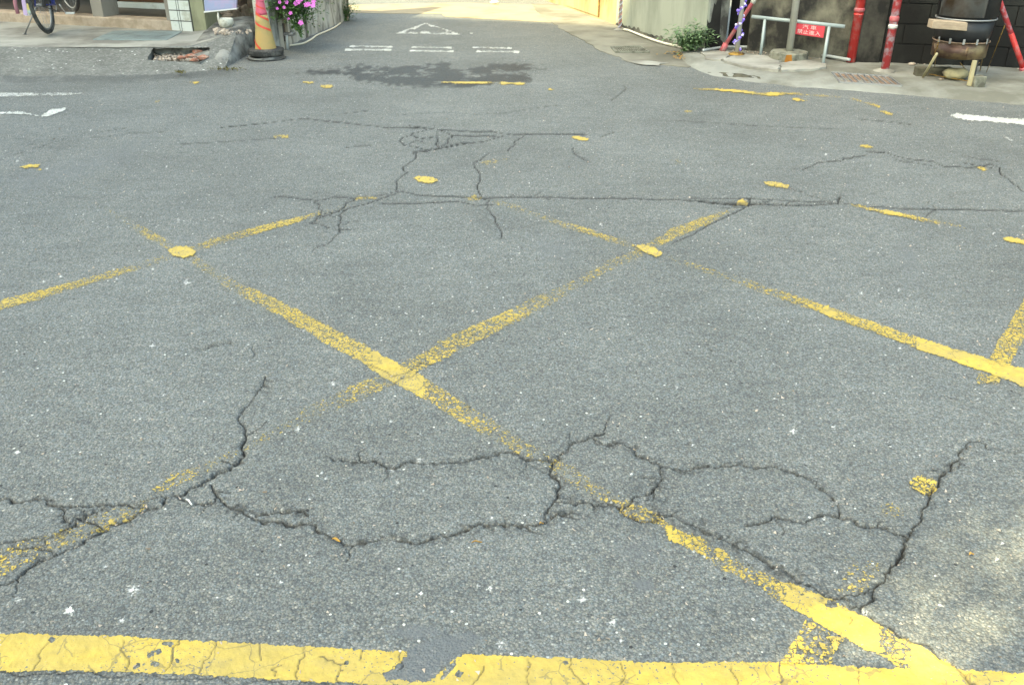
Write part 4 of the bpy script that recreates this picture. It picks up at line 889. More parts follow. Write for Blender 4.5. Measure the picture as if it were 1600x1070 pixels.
# ------------------------------------------------------------------ bicycle
def bicycle():
    A0 = P(74, 55, PZ); r = .315
    fz = FZ+.004
    ca = A0+Vector((0, 0, r+.012)); hd = Vector((-.13, 1.0, 0)).normalized()
    cb = Vector((A0.x+hd.x*1.0, A0.y+hd.y*1.0, fz+r+.012))
    t = thing('bicycle', 'blue and pink bicycle parked with its front wheel on the shop porch', 'bicycle', A0)
    ax = Vector((hd.y, -hd.x, 0))
    lean = .10
    ax = (ax+Vector((0, 0, lean))).normalized()
    st = R(38); axf = (Matrix.Rotation(st, 3, 'Z') @ ax)
    def wheel(c, ax_):
        tyre = MB().torus(c, ax_, r-.02, .022, 56, 10).build('wheel', 'rubber', t, True)
        MB().torus(c, ax_, r-.052, .012, 48, 6).build('rim', 'steel', tyre, True)
        sp = MB(); u = ax_.orthogonal().normalized(); v = ax_.cross(u)
        for k in range(24):
            a = 2*math.pi*k/24; d = u*math.cos(a)+v*math.sin(a); a2 = a+(.5 if k % 2 else -.5); d2 = u*math.cos(a2)+v*math.sin(a2)
            sp.tube([c+d2*.02+ax_*(.02 if k % 2 else -.02), c+d*(r-.055)], .0016, 4)
        sp.build('spoke', 'steel', tyre); MB().tube([c-ax_*.045, c+ax_*.045], .02, 10).build('hub', 'steel', tyre, True)
    wheel(ca, ax); wheel(cb, axf)
    up_ = ax.cross(hd).normalized()*-1
    if up_.z < 0: up_ = -up_
    bb = ca+hd*.40+up_*-.04; seat = bb-hd*.14+up_*.46; head = cb-hd*.20+up_*.36; headt = cb-hd*.24+up_*.50
    MB().tube([bb, seat], .016).tube([seat, headt], .014).build('frame_tube', 'blue_metal', t, True)
    MB().tube([bb, head], .02).build('frame_tube', 'blue_metal', t, True)
    for s in (-1, 1):
        MB().tube([bb+ax*.03*s, ca+ax*.06*s], .009, 8).tube([ca+ax*.06*s, seat+ax*.02*s], .008, 8).build('rear_stay', 'blue_metal', t, True)
        MB().tube([head, cb+up_*.2-hd*.05+axf*.05*s, cb+axf*.05*s], .011, 8).build('fork', 'blue_metal', t, True)
    MB().tube([headt, headt+up_*.22], .012).tube([headt+up_*.22-ax*.26-hd*.12, headt+up_*.24-ax*.12, headt+up_*.22, headt+up_*.24+ax*.12, headt+up_*.22+ax*.26-hd*.12], .011).build('handlebar', 'chrome', t, True)
    MB().tube([seat, seat+up_*.16], .012).build('seat_post', 'chrome', t, True)
    MB().rock(seat+up_*.19-hd*.03, (.18, .26, .08), 5, 8, .05).build('saddle', 'rubber', t, True)
    cg = MB().torus(bb, ax, .085, .006, 32, 6); cg.build('chainring', 'steel', t, True)
    MB().tube([bb+ax*.05+up_*.085, ca+ax*.05+up_*.03], .006, 6).tube([bb+ax*.05-up_*.085, ca+ax*.05-up_*.03], .006, 6).build('chain', 'black_metal', t)
    MB().tube([bb+ax*.07, bb+ax*.08-up_*.12+hd*.10], .008, 6).build('crank', 'chrome', t, True)
    MB().box(bb+ax*.13-up_*.12+hd*.10, (.10, .05, .022), math.atan2(ax.y, ax.x)).build('pedal', 'bag_white', t, bevel=.004)
    MB().tube([bb-ax*.07, bb-ax*.08+up_*.12-hd*.10], .008, 6).build('crank', 'chrome', t, True)
    MB().box(bb-ax*.13+up_*.12-hd*.10, (.10, .05, .022), math.atan2(ax.y, ax.x)).build('pedal', 'black_metal', t, bevel=.004)
    MB().tube([ca-ax*.05+hd*.02, P(39, 54.5, PZ)+Vector((0, 0, .006))], .008, 8).tube([P(39, 54.5, PZ)+Vector((-.03, 0, .008)), P(39, 54.5, PZ)+Vector((.02, .01, .006))], .007, 6).build('kickstand', 'steel', t, True)
    MB().torus(ca, ax, r+.02, .012, 24, 6, 2.2, -.6, 2.2).build('mudguard', 'black_metal', t, True)
    MB().box(ca+up_*(r+.10)-hd*.02, (.13, .34, .015), math.atan2(hd.y, hd.x)-math.pi/2).build('carrier', 'steel', t)
    # dark cranks, brake and chain guard mass low in front of the wheel
    MB().box(ca+hd*.02+ax*.055+up_*.02, (.03, .16, .09), math.atan2(hd.y, hd.x)-math.pi/2, .15).build('chain_guard', 'black_metal', t, bevel=.01)
    return t, ca
bike, ca = bicycle()
Yb = ca.y-.12
def vquad(mb, pix, Yd, th):
    pts = [at(x, y, Yd) for x, y in pix]; n = Vector((0, th, 0)); mb.prism(pts, [p+n for p in pts]); return mb
t = thing('shopping_bag', 'lilac and yellow printed bag hanging beside the bicycle wheel', 'bag', at(38, 20, Yb))
vquad(MB(), [(39, 26), (46, 25), (38, -40), (27, -40)], Yb, .06).build('side_panel', 'bag_white', t, bevel=.004)
vquad(MB(), [(37, 24), (43, 24.5), (33, -40), (27, -40)], Yb-.012, .01).build('lilac_panel', 'lilac', t)
vquad(MB(), [(43, 22), (48.5, 20), (43, -40), (35, -40)], Yb-.013, .012).build('yellow_panel', 'bag_yellow', t)
o = MB().tube([at(28, 22, Yb+.25), at(24, 8, Yb+.25), at(17, -60, Yb+.25)], .022, 10).build('pink_tube', 'pink_cloth', None, True); tag(o, 'dusky pink tube leaning left of the lilac bag', 'tube')

# ------------------------------------------------------------------ tree, sign, rubble by the kerb
def tree():
    b = P(378, 37, .22); t = thing('tree', 'gnarled grey brown tree with spreading roots beside the kerb', 'tree', b)
    tr = MB(); q = random.Random(8)
    def limb(pts, rs, n=12):
        P_ = []; R_ = []
        for i in range(len(pts)-1):
            for s in range(6):
                k = s/6; p = Vector(pts[i]).lerp(Vector(pts[i+1]), k); P_.append(p+Vector((mnoise.noise(p*9), mnoise.noise(p*9+Vector((7, 0, 0))), 0))*.02); R_.append((rs[i]*(1-k)+rs[i+1]*k)*(1+.25*mnoise.noise(p*14)))
        P_.append(Vector(pts[-1])); R_.append(rs[-1]); tr.tube(P_, R_, n)
    Yt = b.y
    limb([at(370, 36, Yt+.1), at(373, 18, Yt+.1), at(378, -8, Yt+.12), at(384, -70, Yt+.2), at(388, -220, Yt+.1)], [.16, .12, .10, .10, .08])
    limb([at(398, 34, Yt-.05), at(393, 15, Yt), at(391, -8, Yt+.05), at(388, -60, Yt+.15)], [.11, .055, .045, .06])
    tr.build('trunk', 'bark', t, True)
    for pts, rs in (([(374, 14), (366, 24), (352, 27), (343, 33)], [.07, .05, .04, .02]), ([(376, 18), (378, 28), (366, 37), (350, 43)], [.07, .06, .045, .02]), ([(390, 14), (394, 28), (402, 34), (408, 38)], [.05, .05, .04, .02]), ([(380, 10), (388, 26), (386, 36), (378, 42)], [.06, .06, .04, .02]), ([(366, 10), (358, 20), (345, 22)], [.04, .03, .015])):
        tr = MB(); limb([at(x, y, Yt-.08) for x, y in pts], rs, 9); tr.build('root', 'bark_pale', t, True)
    cr = MB(); c = at(384, -230, Yt)+Vector((-1.5, -.5, 0))
    for _ in range(2600):
        d = Vector((q.gauss(0, 1), q.gauss(0, 1), q.gauss(0, .7))).normalized()*q.uniform(.3, 1.0)**.6*.85
        if mnoise.noise(d*2.5) < -.12: continue
        cr.leaf(c+d, Vector((q.uniform(-1, 1), q.uniform(-1, 1), q.uniform(-.8, .5))), q.uniform(.06, .11), .04)
    cr.build('crown', 'leaf', t)
tree()
Ys = P(340, 45, .2).y-.25
t = thing('hanging_sign', 'pale lilac board hanging in front of the shaded gap beside the tree', 'sign', at(344, 19, Ys))
vquad(MB(), [(320, 19.5), (369, 14), (376, -90), (310, -90)], Ys, .05).build('board', 'sign_pale', t, bevel=.006)
vquad(MB(), [(323, 16), (366, 11.5), (372, -86), (314, -86)], Ys-.006, .004).build('printed_face', 'sign_pale', t)
vquad(MB(), [(318.5, 20.5), (369.8, 15), (369.7, 13.2), (318.3, 18.4)], Ys-.01, .07).build('edge_trim', 'bag_white', t)
# broken ceramic and stones
cpos = P(354, 47, .24)
t = thing('ceramic_pot', 'broken dirty white ceramic pot with one upright shard on rubble', 'pot', cpos)
MB().lathe(cpos+Vector((0, 0, .02)), [(.03, 0), (.065, .01), (.082, .05), (.085, .10), (.075, .105), (.06, .09), (.04, .05), (.02, .03)], 20, jit=.06).build('bowl', 'ceramic', t, True)
MB().tube([cpos+Vector((-.065, -.01, .10)), cpos+Vector((-.075, 0, .14)), cpos+Vector((-.07, 0, .185))], [.02, .014, .006], 7).build('shard', 'ceramic', t, True)
for i, (x, y, s, lab) in enumerate(((340, 48, .09, 'pale stone at the left foot of the broken ceramic pot'), (352, 50, .08, 'pinkish stone in front of the broken ceramic pot'), (366, 47, .08, 'rough stone at the right foot of the ceramic pot'), (375, 43, .10, 'largest pale stone behind the kerb near tree roots'), (384, 42, .07, 'small pale stone closest to the kerb top'))):
    tag(MB().rock(P(x, y, .245), (s*1.25, s, s*.75), i+20, 6, .3).build('rubble_stone', 'stone_pale', None, False), lab, 'stone', 'stones heaped by the tree roots')
mb = MB()
for _ in range(60): mb.rock(P(q.uniform(332, 392), q.uniform(44, 53), .245), (q.uniform(.015, .04),)*3, q.random(), 3, .4)
tag(mb.build('rubble_crumbs', 'stone_pale'), 'scattered pale rubble crumbs around the ceramic pot', 'rubble', kind='stuff')

# ------------------------------------------------------------------ cone on tyre
cc = P(417, 92, 0)
t = thing('scooter_tyre', 'old scooter tyre lying flat around the foot of the traffic cone', 'tyre', cc)
MB().torus(cc+Vector((0, 0, .075)), (0, 0, 1), .145, .048, 48, 14, .9).build('tread_ring', 'rubber', t, True)
mb = MB()
for k in range(44):
    a = 2*math.pi*k/44; d = Vector((math.cos(a), math.sin(a), 0)); mb.box(cc+d*.193+Vector((0, 0, .078)), (.008, .012, .05), a)
mb.build('tread_block', 'rubber', t)
t = thing('flattened_tyre', 'flattened grey tyre casing lying beneath the scooter tyre', 'tyre', cc)
me = MB().torus(cc+Vector((.002, -.005, .018)), (0, 0, 1), .165, .032, 48, 10, .55)
me.v = [(x+.012*math.sin(9*y+3), y, z+.008*math.sin(14*x)) if z > .018 else (x, y, z) for x, y, z in me.v]
me.build('casing', 'rubber_grey', t, True); MB().torus(cc+Vector((.0, .0, .010)), (0, 0, 1), .175, .036, 48, 8, .25).build('sidewall', 'rubber', t, True)
t = thing('traffic_cone', 'faded yellow traffic cone with pink tip and red spiral tape', 'traffic cone', cc)
tilt = Vector((-.004, 0, 0)); CZ0, CH, R0, R1 = .05, .585, .124, .036
def cr_(z): return R0+(R1-R0)*(z-CZ0)/CH
def cone_seg(z0, z1, grow=0, n=40):
    return [(cr_(z0+(z1-z0)*k/6)+grow, z0+(z1-z0)*k/6) for k in range(7)]
MB().lathe(cc, cone_seg(CZ0, .46), 40, jit=.012).build('cone_body', 'cone_yellow', t, True)
MB().lathe(cc, cone_seg(.4605, CZ0+CH), 40, jit=.012).build('cone_tip', 'cone_pink', t, True)
MB().torus(cc+Vector((0, 0, CZ0+CH)), (0, 0, 1), R1-.004, .010, 24, 8).build('rim', 'cone_red', t, True)
MB().torus(cc+Vector((.002, 0, CZ0+CH-.03)), (.1, 0, 1), R1+.004, .008, 24, 8).build('tie_ring', 'cone_pink', t, True)
def band(z0, z1, a0, a1, wd):
    mb = MB(); vs = []; n = 28
    for k in range(n+1):
        s = k/n; a = a0+(a1-a0)*s; z = z0+(z1-z0)*s
        for dz in (-wd/2, wd/2):
            zz = z+dz; r_ = cr_(zz)*1.014+.0025; vs.append(cc+Vector((r_*math.cos(a), r_*math.sin(a), zz)))
    mb.add(vs, [(2*k, 2*k+2, 2*k+3, 2*k+1) for k in range(n)]); mb.build('red_tape', 'cone_red', t, True)
band(.50, .405, R(190), R(350), .024); band(.405, .30, R(185), R(345), .024); band(.235, .11, R(185), R(262), .028); band(.57, .52, R(190), R(330), .018)

# ------------------------------------------------------------------ wall, meter, flowers along the left of the lane
WA, WB = P(432, 80, 0), P(544, 31, 0)
wd_ = (WB-WA).normalized(); wn = Vector((-wd_.y, wd_.x, 0))
t = thing('peeling_wall', 'whitewashed lane wall peeling in long dark streaks', 'wall', WA)
n = 60
for nm, off, h0, h1, m_ in (('wall', 0, -.02, 1.0, 'peel'),):
    mb = MB(); vs = []
    for i in range(n+1):
        for j in range(25):
            p = WA+wd_*((WB-WA).length*i/n)+Vector((0, 0, h0+(h1-h0)*j/24)); p -= wn*(-(mnoise.noise(Vector((p.x*7, p.y*7, p.z*1.6)))*.035)); vs.append(p)
    mb.add(vs, [(i*25+j, (i+1)*25+j, (i+1)*25+j+1, i*25+j+1) for i in range(n) for j in range(24)])
    a, b = WA, WB; up3 = Vector((0, 0, 1.0))
    mb.add([a+wn*.04, b+wn*.04, b+wn*.22, a+wn*.22, a+up3+wn*.04, b+up3+wn*.04, b+up3+wn*.22, a+up3+wn*.22], [(0, 1, 5, 4), (1, 2, 6, 5), (2, 3, 7, 6), (3, 0, 4, 7), (4, 5, 6, 7)])
    mb.build(nm, m_, t, True)
# dark post at the far end
o = MB().tube([P(541, 27, 0), P(541, 27, 0)+Vector((0, 0, 1.3))], .05, 8).build('wooden_post', 'bark', None, True); tag(o, 'dark wooden post at the far end of the peeling wall', 'post')
# grey box with elbow pipe
mp = P(440, 78, 0)
t = thing('water_meter', 'grey cement meter box with elbow pipe and tap behind the cone', 'meter', mp)
MB().box(mp+Vector((-.03, .10, .16)), (.17, .14, .34), R(-12)).build('box', 'concrete', t, bevel=.01)
MB().box(mp+Vector((.045, .03, .19)), (.022, .03, .20), R(-12)).build('bracket', 'black_metal', t)
MB().tube([mp+Vector((.05, .02, .17)), mp+Vector((.13, .0, .17)), mp+Vector((.16, 0, .19))], .022, 10).build('pipe', 'steel', t, True)
MB().tube([mp+Vector((.08, 0, .16)), mp+Vector((.075, 0, .08)), mp+Vector((.07, 0, .0))], .017, 10).build('pipe', 'pipe_grey', t, True)
MB().torus(mp+Vector((.155, -.01, .19)), (.3, 1, .2), .026, .010, 20, 8).build('tap_ring', 'steel', t, True)
MB().rock(mp+Vector((.155, 0, .25)), (.035, .035, .035), 3, 6, .1).build('tap_knob', 'leaf', t, True)
# hose
hp_ = [P(x, y, .012) for x, y in ((447, 72), (460, 70.5), (474, 68), (486, 62), (495, 55.5), (508, 50), (522, 43.5), (532, 36.5))]
def smooth(pts, n=6):
    out = []
    for i in range(len(pts)-1):
        p0 = pts[max(0, i-1)]; p1 = pts[i]; p2 = pts[i+1]; p3 = pts[min(len(pts)-1, i+2)]
        for s in range(n):
            t_ = s/n; out.append(.5*((2*p1)+(p2-p0)*t_+(2*p0-5*p1+4*p2-p3)*t_*t_+(3*p1-p0-3*p2+p3)*t_**3))
    return out+[pts[-1]]
tag(MB().tube(smooth(hp_), .011, 8).build('hose', 'hose', None, True), 'cream hose lying along the foot of the peeling wall', 'hose')
def bush(name, label, c, dims, nleaf, ls, m, nstem=7, seed=1, flowers=None, group=None, dry=0):
    q = random.Random(seed); t = thing(name, label, 'plant', Vector((c.x, c.y, max(0, c.z-dims[2]/2))), group)
    st = MB(); base = Vector((c.x, c.y, c.z-dims[2]/2)); tips = []
    for k in range(nstem):
        tip = c+Vector((q.uniform(-.5, .5)*dims[0], q.uniform(-.5, .5)*dims[1], q.uniform(.0, .5)*dims[2])); st.tube([base+Vector((q.uniform(-.03, .03), q.uniform(-.03, .03), 0)), base.lerp(tip, .5)+Vector((0, 0, .03)), tip], [.007, .005, .002], 5); tips.append(tip)
    st.build('stem', 'leaf', t)
    lf = MB()
    for _ in range(nleaf):
        a = q.choice(tips) if q.random() < .6 else c
        p = a+Vector((q.gauss(0, .16)*dims[0], q.gauss(0, .16)*dims[1], q.gauss(0, .17)*dims[2]))
        if p.z < base.z: p.z = base.z+q.random()*.04
        d = (p-base); d = Vector((d.x+q.uniform(-.3, .3), d.y+q.uniform(-.3, .3), q.uniform(-.35, .5)*dims[2])); 
        if d.length < .01: continue
        lf.leaf(p, d, ls*q.uniform(.6, 1.3), ls*q.uniform(.35, .55))
    lf.build('foliage', m, t)
    if dry:
        mb = MB()
        for _ in range(dry): mb.leaf(base+Vector((q.gauss(-.02, .25)*dims[0]*1.4, q.uniform(-.4, .1), q.uniform(.003, .02))), Vector((q.uniform(-1, 1), q.uniform(-1, 1), .05)), ls*.7, ls*.35)
        mb.build('dry_leaves', 'leaf_dry', t)
    for fx, fy, fY, s in (flowers or []):
        p = at(fx, fy, fY); fl = MB(); n0 = Vector((q.uniform(-.3, .3), -1, q.uniform(.2, .7))).normalized(); u = n0.orthogonal().normalized(); v = n0.cross(u); a0 = q.random()*6
        for k in range(5):
            a = a0+2*math.pi*k/5; d = u*math.cos(a)+v*math.sin(a); s_ = u*math.cos(a+.55)+v*math.sin(a+.55); s2 = u*math.cos(a-.55)+v*math.sin(a-.55)
            fl.add([p, p+s_*s*.75, p+d*s*1.05+n0*.004, p+s2*s*.75], [(0, 1, 2), (0, 2, 3)])
        fl.build('flower', 'petal', t)
    return t
Yf = P(455, 78, 0).y-.22
fc = at(462, 14, Yf+.26)
bush('flowering_shrub', 'magenta flowering shrub spilling over the wall beside the cone', fc+Vector((.02, -.05, .0)), (.62, .4, .46), 2600, .05, 'leaf', 14, 4,
     [(466, 3, Yf, .034), (462, 6, Yf, .028), (448, 4, Yf, .026), (478, 8, Yf, .03), (482, 7, Yf-.02, .028), (490, 2, Yf, .03), (489, 9, Yf-.02, .032), (454, 21, Yf-.03, .024), (470, 36, Yf-.05, .032), (444, 12, Yf, .02), (433, 14, Yf, .02), (437, 4, Yf, .022), (470, 0, Yf, .03), (492, -4, Yf, .03), (465, -8, Yf, .03), (451, 30, Yf, .016)])
bush('flowering_shrub', 'low leafy sprig hanging below the magenta flowers by the meter', at(469, 47, Yf-.06), (.14, .12, .16), 130, .04, 'leaf', 5, 9)
bush('shrub', 'small green shrub at the far corner of the peeling wall', P(541, 33, 0)+Vector((0, 0, .12)), (.28, .25, .26), 480, .045, 'leaf', 8, 12)
bush('weed', 'grey green weed growing at the foot of the pale green wall', P(1076, 86, .0)+Vector((-.02, -.02, .14)), (.38, .26, .25), 950, .065, 'leaf_pale', 13, 5, dry=130)
bush('weed', 'thin yellowish weed by the octagonal pole base under the sign', P(1252, 88, AZ)+Vector((0, .12, .14)), (.12, .1, .30), 60, .035, 'leaf_pale', 5, 15, dry=14)

# ------------------------------------------------------------------ right walls
GA, GB = P(962, 40, 0), P(1099, 87, 0)
gd = (GB-GA).normalized(); gn = Vector((-gd.y, gd.x, 0))
if gn.x < 0: gn = -gn
def wallbox(a, b, n_, th, z0, z1): 
    return MB().prism([Vector((v.x, v.y, z0)) for v in (a, b, b+n_*th, a+n_*th)], [Vector((v.x, v.y, z1)) for v in (a, b, b+n_*th, a+n_*th)])
t = thing('green_wall', 'pale green grey rendered wall with dark damp foot', 'wall', GA)
j = onplane(985, 48, GA, GB); j = Vector((j.x, j.y, 0))
wallbox(GA, j-gd*.004, gn, .25, -.03, 3.2).build('wall_section', 'green_wall', t); wallbox(j+gd*.004, GB, gn, .25, -.03, 3.2).build('wall_section', 'green_wall', t)
# mossy skirting stain: rough render foot
mb = MB(); L_ = (GB-GA).length
for i in range(80):
    a = GA+gd*(L_*i/80); hgt = .03+.09*abs(mnoise.noise(Vector((i*.23, 3, 0))))
    b = GA+gd*(L_*(i+1)/80); h2 = .03+.09*abs(mnoise.noise(Vector(((i+1)*.23, 3, 0))))
    off = -gn*.004; mb.add([a+off, b+off, b+off+Vector((0, 0, h2)), a+off+Vector((0, 0, hgt))], [(0, 1, 2, 3)])
mb.build('damp_foot', 'mottled', t)
# sunlit cream wall farther up the lane
CA, CB = P(962, 40, 0), P(872, 8, 0)
cd = (CB-CA).normalized(); cn = Vector((cd.y, -cd.x, 0))
if cn.x < 0: cn = -cn
t = thing('cream_wall', 'sunlit cream wall with a metal gate panel farther up the lane', 'wall', CA)
wallbox(CA, CA+cd*9, cn, .2, -.03, 3.2).build('wall', 'cream_wall', t)
g0 = onplane(936, 29, CA, CB); g1 = onplane(884, 8, CA, CB)
g0.z = g1.z = 0
wallbox(g0-cn*.012, g1-cn*.012, cn, .012, .04, 2.2).build('gate_panel', 'cream_wall', t)
MB().tube([Vector((g0.x, g0.y, .03))-cn*.01, Vector((g0.x, g0.y, 2.2))-cn*.01], .012, 6).build('gate_frame', 'gold', t)
# dark column, black recess, mottled wall
KA = P(1099, 78, 0)
BA, BB = P(1128, 75, AZ), P(1333, 96, AZ); bd = (BB-BA).normalized(); bn = Vector((-bd.y, bd.x, 0))
t = thing('grey_column', 'grey column blackened with soot at the corner of the green wall', 'column', KA)
ka = P(1100, 79, AZ); kb = P(1133, 78, AZ)
wallbox(ka, kb, Vector((0, 1, 0)), .35, -.03, 3.2).build('column', 'column_grey', t, bevel=.01)
q = random.Random(4); pl = []
for k in range(13): pl.append(ka.lerp(kb, .02+.96*k/12)+Vector((0, -.004, 0)))
ou = [v+Vector((0, 0, (.62 if 2 < k < 8 else .40-.03*k)*q.uniform(.75, 1.1))) for k, v in enumerate(pl)]
MB().add(pl+ou, [(k, k+1, 14+k, 13+k) for k in range(12)]).build('soot_stain', 'black_wall', t)
MB().tube([P(1122, 77.5, AZ), P(1122, 77.5, AZ)+Vector((0, 0, 3))], .007, 6).build('cable', 'pipe_grey', t)
MB().tube([P(1126, 77.5, AZ)+Vector((0, 0, .3)), P(1126, 77.5, AZ)+Vector((0, 0, 3))], .006, 6).build('cable', 'pipe_grey', t)
t = thing('mottled_wall', 'old mottled grey wall blotched with black behind the barrier', 'wall', BA)
ba = BA+bd*.30
wallbox(ba, BB, bn, .25, -.03, 3.2).build('wall', 'mottled', t)
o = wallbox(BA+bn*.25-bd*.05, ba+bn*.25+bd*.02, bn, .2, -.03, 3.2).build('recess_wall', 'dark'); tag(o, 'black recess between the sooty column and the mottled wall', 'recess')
t = thing('block_wall', 'blackened block wall behind the drum stove', 'wall', BB)
DA = BB+bd*.004; DB = P(1640, 108, AZ); dd = (DB-DA).normalized(); dn2 = Vector((-dd.y, dd.x, 0))
col_e = DA+dd*.25
wallbox(DA-dn2*.03, col_e-dn2*.03, dn2, .3, -.03, 3.2).build('pier', 'sooty', t)
wallbox(col_e+dd*.003, col_e+dd*9, dn2, .25, -.03, 3.2).build('backing', 'dark', t)
zz = AZ; row = 0
while zz < 1.25:
    u = -.22*(row % 2)
    while u < 4.2:
        a = max(u+.006, .01); b = u+.40-.006
        if b > a:
            pa = col_e+dd*(a+.004); pb = col_e+dd*(b+.004)
            blk = wallbox(pa-dn2*.014, pb-dn2*.014, dn2, .016, zz+.005, zz+.19).build('block', 'sooty' if u > 1.45 and row >= 2 else 'black_wall', t)
        u += .40
    zz += .195; row += 1

# pipe along wall foot
pp = [P(x, y, AZ+.03) for x, y in ((1098, 79), (1125, 75), (1155, 73.5), (1190, 75), (1230, 78), (1262, 82), (1300, 89), (1328, 94))]
tag(MB().tube(smooth(pp), .016, 8).build('wall_pipe', 'pipe_grey', None, True), 'grey plastic pipe running along the foot of the mottled wall', 'pipe')
pp = [P(x, y, .03) for x, y in ((975, 46.5), (983, 48), (1000, 55), (1020, 62.5), (1042, 69), (1066, 74))]
tag(MB().tube(smooth(pp), .013, 8).build('wall_pipe', 'hose', None, True), 'white pipe running along the foot of the green wall to the weed', 'pipe')

# poles
def pole(name, label, base, top, r, m, cat='pole', collars=(), basep=None, topz=2.8):
    t = thing(name, label, cat, base)
    MB().tube([base, top], r, 16).build('shaft', m, t, True)
    for (f, rr, h, mm) in collars:
        c = base.lerp(top, f); d = (top-base).normalized(); MB().tube([c-d*h/2, c-d*h/4, c+d*h/4, c+d*h/2], [r, rr, rr, r], 16).build('collar', mm or m, t, True)
    if basep: MB().lathe(base+Vector((0, 0, -.01)), [(basep[0], 0), (basep[0], .014), (basep[0]*.6, .022), (r, .03)], 20, jit=.03).build('base_plate', basep[1], t, True)
    return t
def vtop(b, z=2.9): return Vector((b.x, b.y, z))
b = P(968, 47, .012); t = pole('wrapped_pole', 'thin grey pole wrapped with red and white cord at the end of the green wall', b, vtop(b, 2.4), .017, 'pole_grey', basep=(.075, 'concrete'))
def helix(b, r, z0, z1, turns, n=160): return [b+Vector((r*math.cos(2*math.pi*turns*k/n), r*math.sin(2*math.pi*turns*k/n), z0+(z1-z0)*k/n)) for k in range(n+1)]
MB().tube(helix(b, .021, .03, 1.2, 13), .005, 5).build('cord', 'redwhite', t); MB().tube(helix(b, -.021, .03, 1.2, 13), .004, 5).build('cord', 'violet_pale', t)
b = P(1151, 84.5, AZ+.03); t = pole('light_pole', 'slender pale pole wound with violet and white fairy lights', b, vtop(b, 2.5), .024, 'pole_grey', basep=(.085, 'gold'))
MB().tube(helix(b, .028, .03, 1.6, 10), .004, 5).build('light_string', 'violet', t)
q = random.Random(11)
for k in range(34):
    a = 2*math.pi*10*k/52+q.uniform(-.3, .3); z = .05+k*.030; p = b+Vector((.033*math.cos(a), .033*math.sin(a), z))
    for e in range(2):
        MB().rock(p+Vector((q.uniform(-.01, .01), q.uniform(-.01, .01), q.uniform(-.01, .01))), (.03, .026, .028), k, 4, .3).build('fairy_light', 'violet' if (k+e) % 3 else 'violet_pale', t, True)
b = P(1128, 79, AZ+.02); tp = at(1184, -8, b.y+.02); tp2 = b.lerp(tp, 3.2)
t = pole('leaning_pole', 'faded red pole leaning right across the black recess', b, tp2, .022, 'red_faded', collars=((.275, .027, .05, 'pole_grey'),))
MB().tube([b+Vector((0, 0, -.01)), b+(tp-b)*.12], .033, 12).build('socket', 'red_faded', t, True)
b = G(1231.5, 93, .03)
ob = b+Vector((0, 0, -.03))
t = thing('pole_base', 'octagonal lichen grey concrete base with orange rust stain', 'base', ob)
MB().lathe(ob, [(.205, 0), (.205, .075), (.19, .085)], 8).build('base', 'base_concrete', t)
vs = [ob+Vector((-.09, -.192, .004)), ob+Vector((-.03, -.196, .004)), ob+Vector((-.035, -.19, .082)), ob+Vector((-.10, -.183, .08))]
p = ob+Vector((-.085, -.200, .0)); MB().prism([p+Vector((-.01, 0, .002)), p+Vector((.07, 0, .002)), p+Vector((.07, .004, .002)), p+Vector((-.01, .004, .002))], [p+Vector((.0, 0, .075)), p+Vector((.055, 0, .078)), p+Vector((.055, .004, .078)), p+Vector((0, .004, .075))]).build('rust_stain', 'rust_stain', t)
pole('grey_pole', 'plain galvanised pole standing in the octagonal concrete base', ob+Vector((0, 0, .085)), vtop(ob, 3), .036, 'pole_grey')
b = P(1329, 97, AZ); pole('red_pole', 'thick glossy red pole right of the barrier', b, vtop(b, 3), .046, 'red_pole', collars=((.175, .053, .04, 'red_faded'), (.16, .050, .02, None)))
t = bpy.data.objects[-1] if False else None
b = G(1382, 112)
t = pole('red_white_pole', 'red pole flaked to white patches with a white tape band', b, vtop(b, 3), .039, 'redwhite', collars=((.168, .045, .05, 'red_faded'), (.145, .044, .035, 'bag_white')))
MB().tube(helix(b, .043, .40, .43, 2, 40), .003, 5).build('wire', 'steel', t)
MB().lathe(b+Vector((0, 0, -.005)), [(.11, 0), (.10, .012), (.05, .03), (.03, .035)], 14, jit=.12).build('cement_foot', 'concrete', t, True)
b = at(1600, 113, P(1600, 113, AZ).y+.05); b.z = AZ; tp = at(1562, 2, b.y-.02)
t = pole('leaning_pole', 'red pole with worn white top leaning left behind the drum stove', b, b.lerp(tp, 2.4), .024, 'redwhite')
MB().tube([b.lerp(tp, .02), b.lerp(tp, .55)], .0255, 14).build('red_sleeve', 'red_pole', t, True)
MB().tube([b, b.lerp(tp, .06)], .036, 12).build('socket', 'red_faded', t, True)

# barrier with sign
l1 = P(1188, 88, AZ+.0); l2 = P(1286, 98.5, AZ)
rL, rR = at(1175, 26.5, l1.y+.13), at(1320, 42, l2.y+.04)
t = thing('barrier', 'blue grey tubular barrier rail holding a red no-entry sign', 'barrier', l1)
MB().tube([rL, rR], .019, 12).build('rail', 'rail', t, True)
for (x, y, lx, ly, back) in ((1196.5, 29, 1188, 88.5, 1193), (1297, 40, 1286, 99, 1290)):
    tpv = rL.lerp(rR, (x-1175)/(1320-1175))-Vector((0, 0, .01)); ft = P(lx, ly, AZ)
    MB().tube([tpv, ft], .016, 10).build('leg', 'rail', t, True)
    fb = P(back, ly-8, AZ); MB().tube([tpv+Vector((0, .01, 0)), fb], .014, 10).build('leg', 'rail', t, True)
rv = (rR-rL).normalized()
def onrail(x, y):   # vertical plane under the rail
    return onplane(x, y, rL, rR)
sg = [onrail(1240, 53), onrail(1286.5, 59.5), onrail(1290, 40), onrail(1243, 35)]
sn = Vector((rv.y, -rv.x, 0)).normalized()
if sn.y > 0: sn = -sn
sign = MB().prism([v-sn*.002 for v in sg], [v+sn*.010 for v in sg]).build('sign', 'sign_red', t)
